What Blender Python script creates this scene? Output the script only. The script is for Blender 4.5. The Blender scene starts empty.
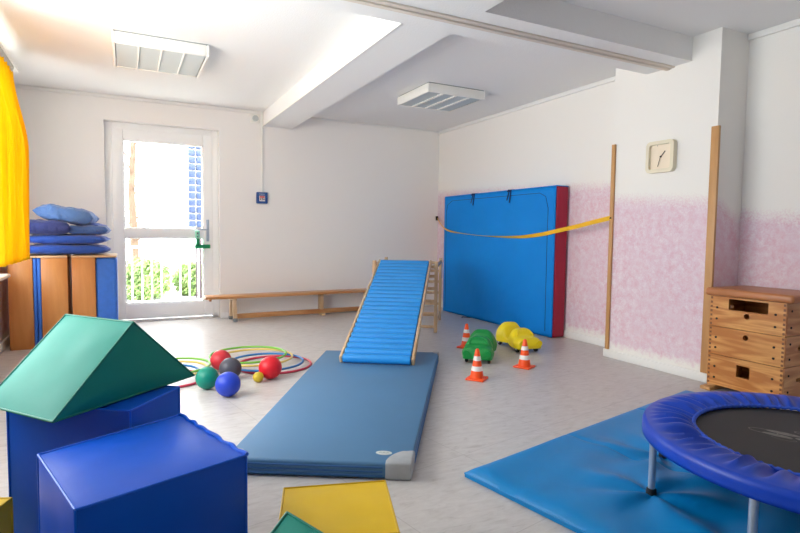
import bpy, bmesh, math, random
from mathutils import Vector, Matrix, noise as mnoise
random.seed(7)
SC = bpy.context.scene
COL = SC.collection
PI = math.pi

# ------------------------------------------------------------------ camera model (also used to place things)
FPX, CX, CY = 542.13, 400.0, 266.5
YAW, PITCH, ROLL = (math.radians(a) for a in (26.954, -3.4996, 0.7114))
CAM = Vector((0, 0, 1.05))
FW = Vector((math.sin(YAW)*math.cos(PITCH), math.cos(YAW)*math.cos(PITCH), math.sin(PITCH)))
_r0 = Vector((math.cos(YAW), -math.sin(YAW), 0)); _u0 = _r0.cross(FW)
RT = math.cos(ROLL)*_r0 + math.sin(ROLL)*_u0
UP = -math.sin(ROLL)*_r0 + math.cos(ROLL)*_u0
def ray(x, y): return FW + (x-CX)/FPX*RT - (y-CY)/FPX*UP
def onz(x, y, z=0.0):
    d = ray(x, y); return CAM + d*((z-CAM.z)/d.z)
def ony(x, y, Y):
    d = ray(x, y); return CAM + d*(Y/d.y)
def onx(x, y, X):
    d = ray(x, y); return CAM + d*(X/d.x)

cam = bpy.data.cameras.new('camera'); co = bpy.data.objects.new('camera', cam); COL.objects.link(co)
cam.sensor_width = 36; cam.lens = FPX/800*36; cam.clip_start = .02
M = Matrix((( RT.x, UP.x, -FW.x, CAM.x), (RT.y, UP.y, -FW.y, CAM.y), (RT.z, UP.z, -FW.z, CAM.z), (0, 0, 0, 1)))
co.matrix_world = M
SC.camera = co

# ------------------------------------------------------------------ materials
def lin(c):
    return tuple(((v/255)/12.92 if v/255 <= .04045 else ((v/255+.055)/1.055)**2.4) for v in c)
def newmat(name):
    m = bpy.data.materials.new(name); m.use_nodes = True
    nt = m.node_tree; return m, nt, nt.nodes['Principled BSDF']
def N(nt, t, **kw):
    n = nt.nodes.new(t)
    for k, v in kw.items():
        if k in n.inputs: n.inputs[k].default_value = v
        else: setattr(n, k, v)
    return n
def L(nt, a, b): nt.links.new(a, b)
def mat(name, rgb, rough=.5, bump=0, bscale=60, bdist=.002, var=0, vscale=6, metal=0, spec=.5, coat=0, sheen=0, stretch=None, sss=0):
    m, nt, b = newmat(name)
    c = lin(rgb)
    b.inputs['Base Color'].default_value = (*c, 1); b.inputs['Roughness'].default_value = rough
    b.inputs['Metallic'].default_value = metal; b.inputs['Specular IOR Level'].default_value = spec
    b.inputs['Coat Weight'].default_value = coat
    b.inputs['Sheen Weight'].default_value = sheen
    tc = N(nt, 'ShaderNodeTexCoord'); src = tc.outputs['Object']
    if stretch:
        mp = N(nt, 'ShaderNodeMapping'); mp.inputs['Scale'].default_value = stretch
        L(nt, src, mp.inputs['Vector']); src = mp.outputs['Vector']
    if var:
        n = N(nt, 'ShaderNodeTexNoise', Scale=vscale, Detail=4.0); L(nt, src, n.inputs['Vector'])
        r = N(nt, 'ShaderNodeValToRGB')
        r.color_ramp.elements[0].position = .3; r.color_ramp.elements[1].position = .7
        r.color_ramp.elements[0].color = (*[v*(1-var) for v in c], 1)
        r.color_ramp.elements[1].color = (*[min(1, v*(1+var)) for v in c], 1)
        L(nt, n.outputs['Fac'], r.inputs['Fac']); L(nt, r.outputs['Color'], b.inputs['Base Color'])
    if bump:
        n = N(nt, 'ShaderNodeTexNoise', Scale=bscale, Detail=3.0); L(nt, src, n.inputs['Vector'])
        bp = N(nt, 'ShaderNodeBump', Strength=bump, Distance=bdist)
        L(nt, n.outputs['Fac'], bp.inputs['Height']); L(nt, bp.outputs['Normal'], b.inputs['Normal'])
    return m
def woodmat(name, c1, c2, rough=.45, axis='X', scale=9, strength=3.0):
    m, nt, b = newmat(name)
    tc = N(nt, 'ShaderNodeTexCoord'); mp = N(nt, 'ShaderNodeMapping')
    s = {'X': (.12, 1, 1), 'Y': (1, .12, 1), 'Z': (1, 1, .12)}[axis]
    mp.inputs['Scale'].default_value = s
    L(nt, tc.outputs['Object'], mp.inputs['Vector'])
    n = N(nt, 'ShaderNodeTexNoise', Scale=scale, Detail=2.0, Distortion=.4); L(nt, mp.outputs['Vector'], n.inputs['Vector'])
    mm = N(nt, 'ShaderNodeMath', operation='MULTIPLY'); mm.inputs[1].default_value = strength*4; L(nt, n.outputs['Fac'], mm.inputs[0])
    fr = N(nt, 'ShaderNodeMath', operation='PINGPONG'); fr.inputs[1].default_value = 1; L(nt, mm.outputs[0], fr.inputs[0])
    f = N(nt, 'ShaderNodeTexNoise', Scale=scale*14, Detail=3.0); L(nt, mp.outputs['Vector'], f.inputs['Vector'])
    mx = N(nt, 'ShaderNodeMath', operation='MULTIPLY_ADD'); L(nt, f.outputs['Fac'], mx.inputs[0]); mx.inputs[1].default_value = .5; L(nt, fr.outputs[0], mx.inputs[2])
    r = N(nt, 'ShaderNodeValToRGB'); r.color_ramp.elements[0].position = .15; r.color_ramp.elements[1].position = 1.15 if False else 1.0
    r.color_ramp.elements[0].color = (*lin(c1), 1); r.color_ramp.elements[1].color = (*lin(c2), 1)
    L(nt, mx.outputs[0], r.inputs['Fac']); L(nt, r.outputs['Color'], b.inputs['Base Color'])
    b.inputs['Roughness'].default_value = rough
    return m

MT = {}
MT['wall'] = mat('wall_paint', (241, 239, 236), .9, bump=.35, bscale=120, bdist=.003, spec=.2)
MT['ceil'] = mat('ceiling_woodchip', (238, 238, 237), .9, bump=.5, bscale=90, bdist=.004, spec=.2)
MT['white'] = mat('white_lacquer', (240, 240, 238), .35)
MT['whiteplastic'] = mat('white_plastic', (238, 237, 232), .4)
MT['doorwhite'] = mat('white_door_profile', (247, 248, 248), .3)
MT['skirt'] = mat('white_skirting', (236, 236, 234), .45)
MT['beamstrip'] = mat('beige_track', (222, 212, 200), .6, bump=.2, bscale=200)

def sponge_wall(name, h, jag, slope=0.0, yref=0.0, axis='Y', dip=None):
    """white wall whose lower part carries sponged pink paint up to height h"""
    m, nt, b = newmat(name)
    geo = N(nt, 'ShaderNodeTexCoord'); P = geo.outputs['Object']
    sep = N(nt, 'ShaderNodeSeparateXYZ'); L(nt, P, sep.inputs[0])
    base = lin((238, 236, 232))
    n1 = N(nt, 'ShaderNodeTexNoise', Scale=19.0, Detail=6.0, Roughness=.68); L(nt, P, n1.inputs['Vector'])
    n2 = N(nt, 'ShaderNodeTexNoise', Scale=75.0, Detail=3.0, Roughness=.75); L(nt, P, n2.inputs['Vector'])
    n3 = N(nt, 'ShaderNodeTexNoise', Scale=3.2, Detail=3.0); L(nt, P, n3.inputs['Vector'])
    ad = N(nt, 'ShaderNodeMath', operation='MULTIPLY_ADD'); L(nt, n2.outputs['Fac'], ad.inputs[0]); ad.inputs[1].default_value = .55; L(nt, n1.outputs['Fac'], ad.inputs[2])
    r = N(nt, 'ShaderNodeValToRGB'); cr = r.color_ramp
    cr.elements[0].position = .50; cr.elements[0].color = (*lin((208, 150, 172)), 1)
    cr.elements[1].position = .95; cr.elements[1].color = (*lin((238, 230, 234)), 1)
    e = cr.elements.new(.66); e.color = (*lin((222, 178, 192)), 1)
    e = cr.elements.new(.80); e.color = (*lin((226, 206, 216)), 1)
    L(nt, ad.outputs[0], r.inputs['Fac'])
    # lilac drift
    mx0 = N(nt, 'ShaderNodeMix', data_type='RGBA'); L(nt, n3.outputs['Fac'], mx0.inputs[0])
    L(nt, r.outputs['Color'], mx0.inputs[6]); mx0.inputs[7].default_value = (*lin((224, 204, 216)), 1)
    # height mask with a dabbed edge
    z = sep.outputs['Z']
    zz = N(nt, 'ShaderNodeMath', operation='MULTIPLY_ADD'); L(nt, n2.outputs['Fac'], zz.inputs[0]); zz.inputs[1].default_value = jag; L(nt, z, zz.inputs[2])
    zs = N(nt, 'ShaderNodeMath', operation='MULTIPLY_ADD'); L(nt, sep.outputs[axis], zs.inputs[0]); zs.inputs[1].default_value = -slope; L(nt, zz.outputs[0], zs.inputs[2])
    hm = h - slope*yref + jag*.5
    if dip:
        dm = N(nt, 'ShaderNodeMapRange', interpolation_type='SMOOTHSTEP'); L(nt, sep.outputs[dip[0]], dm.inputs['Value'])
        dm.inputs['From Min'].default_value = dip[1]; dm.inputs['From Max'].default_value = dip[2]
        dm.inputs['To Min'].default_value = dip[3]; dm.inputs['To Max'].default_value = 0
        da_ = N(nt, 'ShaderNodeMath', operation='ADD'); L(nt, zs.outputs[0], da_.inputs[0]); L(nt, dm.outputs[0], da_.inputs[1]); zs = da_
    mr = N(nt, 'ShaderNodeMapRange'); L(nt, zs.outputs[0], mr.inputs['Value'])
    mr.inputs['From Min'].default_value = hm-.06; mr.inputs['From Max'].default_value = hm+.05
    mr.inputs['To Min'].default_value = 1; mr.inputs['To Max'].default_value = 0
    # fade just above the skirting
    zb = N(nt, 'ShaderNodeMath', operation='MULTIPLY_ADD'); L(nt, n1.outputs['Fac'], zb.inputs[0]); zb.inputs[1].default_value = -.14; L(nt, z, zb.inputs[2])
    mr2 = N(nt, 'ShaderNodeMapRange'); L(nt, zb.outputs[0], mr2.inputs['Value'])
    mr2.inputs['From Min'].default_value = .02; mr2.inputs['From Max'].default_value = .08
    mu = N(nt, 'ShaderNodeMath', operation='MULTIPLY'); L(nt, mr.outputs[0], mu.inputs[0]); L(nt, mr2.outputs[0], mu.inputs[1])
    mx = N(nt, 'ShaderNodeMix', data_type='RGBA'); L(nt, mu.outputs[0], mx.inputs[0])
    mx.inputs[6].default_value = (*base, 1); L(nt, mx0.outputs[2], mx.inputs[7])
    L(nt, mx.outputs[2], b.inputs['Base Color'])
    b.inputs['Roughness'].default_value = .9; b.inputs['Specular IOR Level'].default_value = .2
    nb = N(nt, 'ShaderNodeTexNoise', Scale=120.0, Detail=3.0); L(nt, P, nb.inputs['Vector'])
    bp = N(nt, 'ShaderNodeBump', Strength=.35, Distance=.003); L(nt, nb.outputs['Fac'], bp.inputs['Height']); L(nt, bp.outputs['Normal'], b.inputs['Normal'])
    return m

def floor_mat():
    m, nt, b = newmat('marbled_vinyl_tiles')
    tc = N(nt, 'ShaderNodeTexCoord'); P = tc.outputs['Object']
    mp = N(nt, 'ShaderNodeMapping'); mp.inputs['Rotation'].default_value = (0, 0, math.radians(-11)); L(nt, P, mp.inputs['Vector'])
    br = N(nt, 'ShaderNodeTexBrick', offset=0.0)
    br.inputs['Scale'].default_value = 1.0; br.inputs['Mortar Size'].default_value = .0022
    br.inputs['Brick Width'].default_value = .6; br.inputs['Row Height'].default_value = .6
    br.inputs['Color1'].default_value = (0, 0, 0, 1); br.inputs['Color2'].default_value = (1, 1, 1, 1); br.inputs['Mortar'].default_value = (.5, .5, .5, 1)
    L(nt, mp.outputs['Vector'], br.inputs['Vector'])
    # marble streaks, drawn out along one direction
    mp2 = N(nt, 'ShaderNodeMapping'); mp2.inputs['Scale'].default_value = (5.0, 15, 1); mp2.inputs['Rotation'].default_value = (0, 0, math.radians(24))
    L(nt, P, mp2.inputs['Vector'])
    n = N(nt, 'ShaderNodeTexNoise', Scale=2.2, Detail=7.0, Roughness=.65, Distortion=.7); L(nt, mp2.outputs['Vector'], n.inputs['Vector'])
    r = N(nt, 'ShaderNodeValToRGB'); cr = r.color_ramp
    cr.elements[0].position = .25; cr.elements[0].color = (*lin((168, 161, 158)), 1)
    cr.elements[1].position = .62; cr.elements[1].color = (*lin((199, 195, 193)), 1)
    e = cr.elements.new(.42); e.color = (*lin((189, 184, 182)), 1)
    L(nt, n.outputs['Fac'], r.inputs['Fac'])
    n2 = N(nt, 'ShaderNodeTexNoise', Scale=5.5, Detail=5.0, Roughness=.7); L(nt, mp2.outputs['Vector'], n2.inputs['Vector'])
    mr = N(nt, 'ShaderNodeMapRange'); L(nt, n2.outputs['Fac'], mr.inputs['Value'])
    mr.inputs['From Min'].default_value = .28; mr.inputs['From Max'].default_value = .36; mr.inputs['To Min'].default_value = .55; mr.inputs['To Max'].default_value = 0
    mx = N(nt, 'ShaderNodeMix', data_type='RGBA'); L(nt, mr.outputs[0], mx.inputs[0]); L(nt, r.outputs['Color'], mx.inputs[6])
    mx.inputs[7].default_value = (*lin((148, 138, 134)), 1)
    mx2 = N(nt, 'ShaderNodeMix', data_type='RGBA')
    mf = N(nt, 'ShaderNodeMath', operation='MULTIPLY'); mf.inputs[1].default_value = .30; L(nt, br.outputs['Fac'], mf.inputs[0])
    L(nt, mf.outputs[0], mx2.inputs[0]); L(nt, mx.outputs[2], mx2.inputs[6]); mx2.inputs[7].default_value = (*lin((120, 112, 108)), 1)
    L(nt, mx2.outputs[2], b.inputs['Base Color'])
    b.inputs['Roughness'].default_value = .36; b.inputs['Specular IOR Level'].default_value = .5
    nb = N(nt, 'ShaderNodeTexNoise', Scale=30.0, Detail=3.0); L(nt, P, nb.inputs['Vector'])
    bp = N(nt, 'ShaderNodeBump', Strength=.08, Distance=.003); L(nt, nb.outputs['Fac'], bp.inputs['Height']); L(nt, bp.outputs['Normal'], b.inputs['Normal'])
    return m
MT['floor'] = floor_mat()

def glass_mat():
    m, nt, b = newmat('clear_pane')
    nt.nodes.remove(b)
    out = nt.nodes['Material Output']
    t = N(nt, 'ShaderNodeBsdfTransparent'); t.inputs['Color'].default_value = (.96, .98, .98, 1)
    g = N(nt, 'ShaderNodeBsdfGlossy'); g.inputs['Roughness'].default_value = .02
    lw = N(nt, 'ShaderNodeLayerWeight', Blend=.5)
    pw = N(nt, 'ShaderNodeMath', operation='POWER'); pw.inputs[1].default_value = 5; L(nt, lw.outputs['Facing'], pw.inputs[0])
    f = N(nt, 'ShaderNodeMath', operation='MULTIPLY_ADD'); f.inputs[1].default_value = .45; f.inputs[2].default_value = .03; L(nt, pw.outputs[0], f.inputs[0])
    mx = N(nt, 'ShaderNodeMixShader'); L(nt, f.outputs[0], mx.inputs[0]); L(nt, t.outputs[0], mx.inputs[1]); L(nt, g.outputs[0], mx.inputs[2])
    L(nt, mx.outputs[0], out.inputs['Surface'])
    return m
MT['glass'] = glass_mat()

def curtain_mat():
    m, nt, b = newmat('yellow_curtain_cloth')
    out = nt.nodes['Material Output']
    c = (*lin((240, 203, 30)), 1)
    b.inputs['Base Color'].default_value = c; b.inputs['Roughness'].default_value = .8; b.inputs['Specular IOR Level'].default_value = .1
    t = N(nt, 'ShaderNodeBsdfTranslucent'); t.inputs['Color'].default_value = c
    mx = N(nt, 'ShaderNodeMixShader'); mx.inputs[0].default_value = .5
    L(nt, b.outputs[0], mx.inputs[1]); L(nt, t.outputs[0], mx.inputs[2]); L(nt, mx.outputs[0], out.inputs['Surface'])
    return m
MT['curtain'] = curtain_mat()
def vinyl(name, rgb, rough=.42, bump=.12, bscale=9, bdist=.01, var=.05):
    return mat(name, rgb, rough, bump=bump, bscale=bscale, bdist=bdist, var=var, vscale=5, spec=.3)
MT['vblue'] = vinyl('blue_foam_vinyl', (0, 80, 196))
MT['vgreen'] = vinyl('green_foam_vinyl', (0, 130, 114), .55)
MT['vyellow'] = vinyl('yellow_foam_vinyl', (226, 186, 30))
MT['vblue_pipe'] = vinyl('blue_piping', (10, 92, 214), .35, 0)
MT['vgreen_pipe'] = vinyl('green_piping', (0, 116, 98), .35, 0)
MT['vyellow_pipe'] = vinyl('yellow_piping', (205, 165, 20), .35, 0)
MT['slidemat'] = mat('steel_blue_tarpaulin', (72, 118, 158), .5, bump=.2, bscale=300, bdist=.001, var=.04, vscale=3)
MT['slidematside'] = mat('blue_mat_side', (40, 96, 156), .5, bump=.4, bscale=14, bdist=.006, stretch=(1, 1, 20))
MT['greypatch'] = mat('grey_leather_patch', (160, 163, 166), .6, bump=.4, bscale=200, var=.08, vscale=20)
MT['badge'] = mat('pale_oval_badge', (188, 194, 192), .5)
MT['badgeink'] = mat('badge_ink', (120, 128, 132), .5)
MT['cyan'] = vinyl('bright_blue_tarpaulin', (0, 126, 194), .42, bump=.25, bscale=7, bdist=.012, var=.03)
MT['crashblue'] = mat('crash_mat_blue', (0, 132, 222), .6, bump=.35, bscale=4.5, bdist=.03, var=.05, vscale=2, spec=.2)
MT['crashred'] = mat('crash_mat_red', (166, 22, 56), .55, bump=.2, bscale=10, bdist=.01)
MT['footgrey'] = mat('grey_rubber', (112, 118, 124), .6)
MT['navy'] = mat('dark_navy_ribbon', (18, 40, 92), .7)
MT['black'] = mat('black_rubber', (24, 24, 26), .6)
MT['rollerblue'] = mat('roller_blue', (32, 140, 218), .35, var=.04, vscale=8)
MT['beech'] = woodmat('beech', (208, 182, 150), (190, 158, 122), .45, 'Z', 10, 1.2)
MT['beechX'] = woodmat('bench_wood', (204, 152, 100), (178, 122, 72), .35, 'X', 10, 1.2)
MT['guard'] = woodmat('corner_batten_wood', (200, 152, 98), (180, 130, 80), .45, 'Z', 8, 1.0)
MT['pine'] = woodmat('pine_grain', (222, 162, 92), (186, 116, 54), .4, 'Y', 10, 2.6)
MT['pineX'] = woodmat('pine_grain_side', (214, 164, 108), (176, 118, 66), .4, 'X', 10, 2.2)
MT['veneer'] = woodmat('brown_veneer', (200, 138, 76), (186, 120, 62), .4, 'Z', 12, .8)
MT['veneeredge'] = mat('pale_board_edge', (205, 172, 134), .5)
MT['leather'] = mat('tan_leather', (178, 112, 66), .38, bump=.15, bscale=80, var=.06)
MT['endgrain'] = mat('dark_end_grain', (120, 74, 38), .5)
MT['bolt'] = mat('dark_steel_bolt', (54, 48, 44), .35, metal=.8)
MT['padblue'] = mat('royal_blue_pvc', (16, 64, 180), .36, var=.05, vscale=4, bump=.15, bscale=30, spec=.35)
MT['padelastic'] = mat('blue_elastic_hem', (40, 84, 200), .6, bump=.5, bscale=150)
MT['jump'] = mat('black_woven_mat', (34, 33, 34), .6, bump=.3, bscale=400)
MT['jumpprint'] = mat('worn_grey_print', (120, 116, 112), .6, var=.3, vscale=40)
MT['steel'] = mat('galvanised_steel', (176, 190, 208), .3, metal=.65)
MT['orange'] = mat('cone_orange', (246, 84, 20), .45)
MT['coneband'] = mat('cone_white_band', (232, 228, 226), .5)
MT['ink'] = mat('dark_print', (70, 70, 90), .6)
MT['cargreen'] = mat('toy_green', (4, 140, 62), .38)
MT['caryellow'] = mat('toy_yellow', (238, 214, 16), .38)
MT['tape'] = mat('yellow_webbing', (246, 190, 30), .6, bump=.3, bscale=300)
MT['clockcase'] = mat('cream_clock_case', (228, 220, 196), .35)
MT['clockface'] = mat('cream_clock_face', (240, 226, 204), .3)
MT['alarmblue'] = mat('alarm_blue', (18, 74, 146), .4)
MT['alarmred'] = mat('alarm_red', (214, 96, 96), .4)
MT['exitgreen'] = mat('exit_green', (0, 146, 92), .35)
MT['exitpale'] = mat('exit_pale_green', (150, 222, 196), .25)
MT['louver'] = mat('grey_louvre', (196, 204, 204), .4, metal=.0)
MT['lampinside'] = mat('lamp_recess', (150, 154, 154), .6)
def balls(n, c): return mat('ball_'+n, c, .42, bump=.05, bscale=40, spec=.4)
MT['pil1'] = mat('pillow_blue', (34, 78, 172), .85, bump=.9, bscale=13, bdist=.03, var=.08, sheen=.2)
MT['pil2'] = mat('pillow_navy', (40, 52, 112), .85, bump=.9, bscale=13, bdist=.03, var=.08, sheen=.2)
MT['pil3'] = mat('pillow_denim', (78, 116, 176), .85, bump=1.0, bscale=15, bdist=.03, var=.1, sheen=.2)
MT['pil4'] = mat('pillow_midblue', (62, 96, 158), .85, bump=1.0, bscale=15, bdist=.03, var=.1, sheen=.2)
MT['cushblue'] = mat('blue_upholstery', (54, 110, 204), .8, bump=.3, bscale=120, var=.06, vscale=30)
MT['terrace'] = mat('terrace_concrete', (206, 206, 202), .8, var=.05)
MT['leaf'] = mat('hedge_leaf', (150, 176, 110), .6, var=.35, vscale=3)
MT['bark'] = mat('tree_bark', (104, 84, 68), .8, var=.2)
MT['facade'] = mat('pale_facade', (232, 232, 230), .8)
MT['glassblock'] = mat('blue_glass_block', (52, 68, 104), .25, var=.15, vscale=2)
MT['postbrown'] = mat('brown_post', (72, 58, 64), .6)
MT['radiator'] = mat('radiator_white', (232, 232, 228), .4)

# ------------------------------------------------------------------ mesh helpers
class MB:
    def __init__(s): s.v = []; s.f = []; s.m = []
    def add(s, vs, fs, mi=0, mx=None):
        o = len(s.v)
        for p in vs:
            p = Vector(p)
            s.v.append(mx @ p if mx is not None else p)
        for f in fs:
            s.f.append(tuple(i+o for i in f)); s.m.append(mi)
        return s
    def bm(s, bm, mi=0, mx=None):
        bm.verts.index_update()
        s.add([v.co.copy() for v in bm.verts], [[v.index for v in f.verts] for f in bm.faces], mi, mx); bm.free(); return s
    def box(s, a, b, bev=0, seg=2, mi=0, mx=None):
        a = Vector(a); b = Vector(b)
        lo = Vector((min(a.x, b.x), min(a.y, b.y), min(a.z, b.z))); hi = Vector((max(a.x, b.x), max(a.y, b.y), max(a.z, b.z)))
        bm = bmesh.new(); bmesh.ops.create_cube(bm, size=1)
        d = hi-lo; c = (hi+lo)/2
        for v in bm.verts: v.co = Vector((v.co.x*d.x+c.x, v.co.y*d.y+c.y, v.co.z*d.z+c.z))
        if bev: bmesh.ops.bevel(bm, geom=bm.edges[:], offset=bev, segments=seg, affect='EDGES', profile=.5, clamp_overlap=True)
        return s.bm(bm, mi, mx)
    def obox(s, c, ux, uy, uz, bev=0, seg=2, mi=0):
        """box with centre c and half axis vectors"""
        ux, uy, uz = Vector(ux), Vector(uy), Vector(uz)
        lx, ly, lz = ux.length, uy.length, uz.length
        mx = Matrix(((ux.x/lx, uy.x/ly, uz.x/lz, c[0]), (ux.y/lx, uy.y/ly, uz.y/lz, c[1]), (ux.z/lx, uy.z/ly, uz.z/lz, c[2]), (0, 0, 0, 1)))
        return s.box((-lx, -ly, -lz), (lx, ly, lz), bev, seg, mi, mx)
    def prism(s, poly, z0, z1, bev=0, seg=2, mi=0, mx=None):
        n = len(poly)
        area = sum(poly[i][0]*poly[(i+1) % n][1]-poly[(i+1) % n][0]*poly[i][1] for i in range(n))
        if area < 0: poly = poly[::-1]
        bm = bmesh.new()
        lo = [bm.verts.new((p[0], p[1], z0)) for p in poly]; hi = [bm.verts.new((p[0], p[1], z1)) for p in poly]
        bm.faces.new(lo[::-1]); bm.faces.new(hi)
        for i in range(n): bm.faces.new((lo[i], lo[(i+1) % n], hi[(i+1) % n], hi[i]))
        if bev: bmesh.ops.bevel(bm, geom=bm.edges[:], offset=bev, segments=seg, affect='EDGES', profile=.5, clamp_overlap=True)
        return s.bm(bm, mi, mx)
    def tube(s, pts, r, n=10, closed=False, mi=0, cap=True):
        pts = [Vector(p) for p in pts]; k = len(pts)
        rs = r if isinstance(r, (list, tuple)) else [r]*k
        rings = []; prev = None
        for i in range(k):
            if closed: t = pts[(i+1) % k]-pts[i-1]
            else: t = pts[min(i+1, k-1)]-pts[max(i-1, 0)]
            t.normalize()
            if prev is None:
                a = Vector((0, 0, 1)) if abs(t.z) < .9 else Vector((1, 0, 0))
                nx = t.cross(a).normalized()
            else:
                nx = (prev - t*prev.dot(t)).normalized()
            prev = nx; ny = t.cross(nx)
            rings.append([pts[i]+(math.cos(2*PI*j/n)*nx+math.sin(2*PI*j/n)*ny)*rs[i] for j in range(n)])
        vs = [p for rg in rings for p in rg]; fs = []
        for i in range(k if closed else k-1):
            a = i*n; b = ((i+1) % k)*n
            for j in range(n): fs.append((a+j, a+(j+1) % n, b+(j+1) % n, b+j))
        if not closed and cap:
            fs.append(tuple(range(n))[::-1]); fs.append(tuple((k-1)*n+j for j in range(n)))
        return s.add(vs, fs, mi)
    def lathe(s, prof, n=32, c=(0, 0, 0), mi=0, mx=None):
        vs = []; fs = []; k = len(prof)
        for r, z in prof:
            for j in range(n): vs.append((c[0]+r*math.cos(2*PI*j/n), c[1]+r*math.sin(2*PI*j/n), c[2]+z))
        for i in range(k-1):
            for j in range(n): fs.append((i*n+j, i*n+(j+1) % n, (i+1)*n+(j+1) % n, (i+1)*n+j))
        if prof[0][0] > 1e-6: fs.append(tuple(range(n))[::-1])
        if prof[-1][0] > 1e-6: fs.append(tuple((k-1)*n+j for j in range(n)))
        return s.add(vs, fs, mi, mx)
    def grid(s, fn, nu, nv, mi=0, wrapu=False):
        vs = [fn(i/(nu if wrapu else nu-1), j/(nv-1)) for j in range(nv) for i in range(nu)]; fs = []
        for j in range(nv-1):
            for i in range(nu if wrapu else nu-1):
                fs.append((j*nu+i, j*nu+(i+1) % nu, (j+1)*nu+(i+1) % nu, (j+1)*nu+i))
        return s.add(vs, fs, mi)
    def build(s, name, mats, parent=None, smooth=35, loc=None):
        me = bpy.data.meshes.new(name)
        off = Vector(loc) if loc is not None else Vector((0, 0, 0))
        me.from_pydata([tuple(v-off) for v in s.v], [], s.f)
        mats = mats if isinstance(mats, (list, tuple)) else [mats]
        for m in mats: me.materials.append(MT[m] if isinstance(m, str) else m)
        for p, mi in zip(me.polygons, s.m): p.material_index = mi
        bm = bmesh.new(); bm.from_mesh(me)
        bmesh.ops.remove_doubles(bm, verts=bm.verts[:], dist=1e-6)
        bmesh.ops.recalc_face_normals(bm, faces=bm.faces[:]); bm.to_mesh(me); bm.free()
        if smooth:
            for p in me.polygons: p.use_smooth = True
            me.set_sharp_from_angle(angle=math.radians(smooth))
        me.update()
        o = bpy.data.objects.new(name, me); COL.objects.link(o)
        if parent is not None:
            o.parent = parent
            o.location = off - WORLD[parent.name] if parent.name in WORLD else off
            WORLD[o.name] = WORLD.get(parent.name, Vector((0, 0, 0))) + o.location
        else:
            o.location = off; WORLD[o.name] = off.copy()
        return o
WORLD = {}
def tag(o, label=None, cat=None, group=None, kind=None):
    if label: o['label'] = label
    if cat: o['category'] = cat
    if group: o['group'] = group
    if kind: o['kind'] = kind
    return o
def thing(name, loc, label, cat, group=None, rotz=0):
    o = bpy.data.objects.new(name, None); COL.objects.link(o); o.empty_display_size = .05
    o.location = loc; o.rotation_euler = (0, 0, rotz); WORLD[o.name] = Vector(loc)
    return tag(o, label, cat, group)
def part(mb, name, mats, parent, smooth=35):
    """mesh given in world coordinates, hung under an unrotated parent"""
    base = WORLD[parent.name]
    me_o = mb.build(name, mats, None, smooth)
    # shift the mesh so that the child sits at the parent's origin
    me_o.data.transform(Matrix.Translation(-base))
    me_o.parent = parent; me_o.location = (0, 0, 0); WORLD[me_o.name] = base.copy()
    return me_o
def lpart(mb, name, mats, parent, smooth=35):
    """mesh given in the parent's own coordinates"""
    o = mb.build(name, mats, None, smooth); o.parent = parent; return o
def struct(mb, name, mats, smooth=35, parent=None, cat=None, label=None):
    o = mb.build(name, mats, None, smooth); o['kind'] = 'structure'
    if parent: o.parent = parent
    if label: o['label'] = label
    if cat: o['category'] = cat
    return o
def copy_tree(o, parent=None):
    c = o.copy(); COL.objects.link(c); c.parent = parent
    for ch in list(o.children): copy_tree(ch, c)
    return c
def plate(outline, holes, th, rnd=0):
    """flat board with real holes: lies in local XY, thickness along Z from 0 to th"""
    cu = bpy.data.curves.new('tmp', 'CURVE'); cu.dimensions = '2D'; cu.fill_mode = 'BOTH'; cu.extrude = th/2
    for pl in [outline]+holes:
        sp = cu.splines.new('POLY'); sp.points.add(len(pl)-1); sp.use_cyclic_u = True
        for p, q in zip(sp.points, pl): p.co = (q[0], q[1], 0, 1)
    ob = bpy.data.objects.new('tmp', cu); COL.objects.link(ob)
    dg = bpy.context.evaluated_depsgraph_get(); dg.update()
    me = bpy.data.meshes.new_from_object(ob.evaluated_get(dg))
    vs = [Vector((v.co.x, v.co.y, v.co.z+th/2)) for v in me.vertices]; fs = [list(p.vertices) for p in me.polygons]
    bpy.data.objects.remove(ob); bpy.data.curves.remove(cu); bpy.data.meshes.remove(me)
    return vs, fs
def rect(x0, y0, x1, y1): return [(x0, y0), (x1, y0), (x1, y1), (x0, y1)]
def rrect(x0, y0, x1, y1, r, n=6):
    o = []
    for cx, cy, a0 in ((x1-r, y1-r, 0), (x0+r, y1-r, 90), (x0+r, y0+r, 180), (x1-r, y0+r, 270)):
        for i in range(n+1):
            a = math.radians(a0+90*i/n); o.append((cx+r*math.cos(a), cy+r*math.sin(a)))
    return o
def circ(x, y, r, n=20): return [(x+r*math.cos(2*PI*i/n), y+r*math.sin(2*PI*i/n)) for i in range(n)]

# ------------------------------------------------------------------ the room
YB, XR, XP, XL, YF = 6.775, 4.05, 3.735, -.96, -1.7
ZC, ZB = 2.512, 2.337
W = .25
DX0, DX1, DZ = -.18, 1.02, 2.246         # door opening
struct(MB().box((XL-W, YF-W, -.15), (XR+W, YB+.42, 0)), 'floor', 'floor', 0)
struct(MB().box((XL-W, YF-W, ZC), (XR+W, YB+.42, ZC+.2)), 'ceiling', 'ceil', 0)
b = MB()
b.box((XL-W, YB, 0), (DX0, YB+.4, ZC)).box((DX1, YB, 0), (XR+W, YB+.4, ZC)).box((DX0, YB, DZ), (DX1, YB+.4, ZC))
struct(b, 'wall_back', 'wall', 0)
MT['wr'] = sponge_wall('right_wall_paint', 1.53, .20, .04, 4.0, dip=('Y', 2.2, 3.4, .26))
struct(MB().box((XR, YF-W, 0), (XR+W, YB, ZC)), 'wall_right', 'wr', 0)
PY0, PY1 = 2.44, 3.36
MT['wp'] = sponge_wall('pillar_paint', 1.345, .16, .07, 3.0, dip=('X', 4.05, 3.75, .13))
struct(MB().box((XP, PY0, 0), (XR, PY1, ZC)), 'wall_pillar', 'wp', 0)
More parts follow.
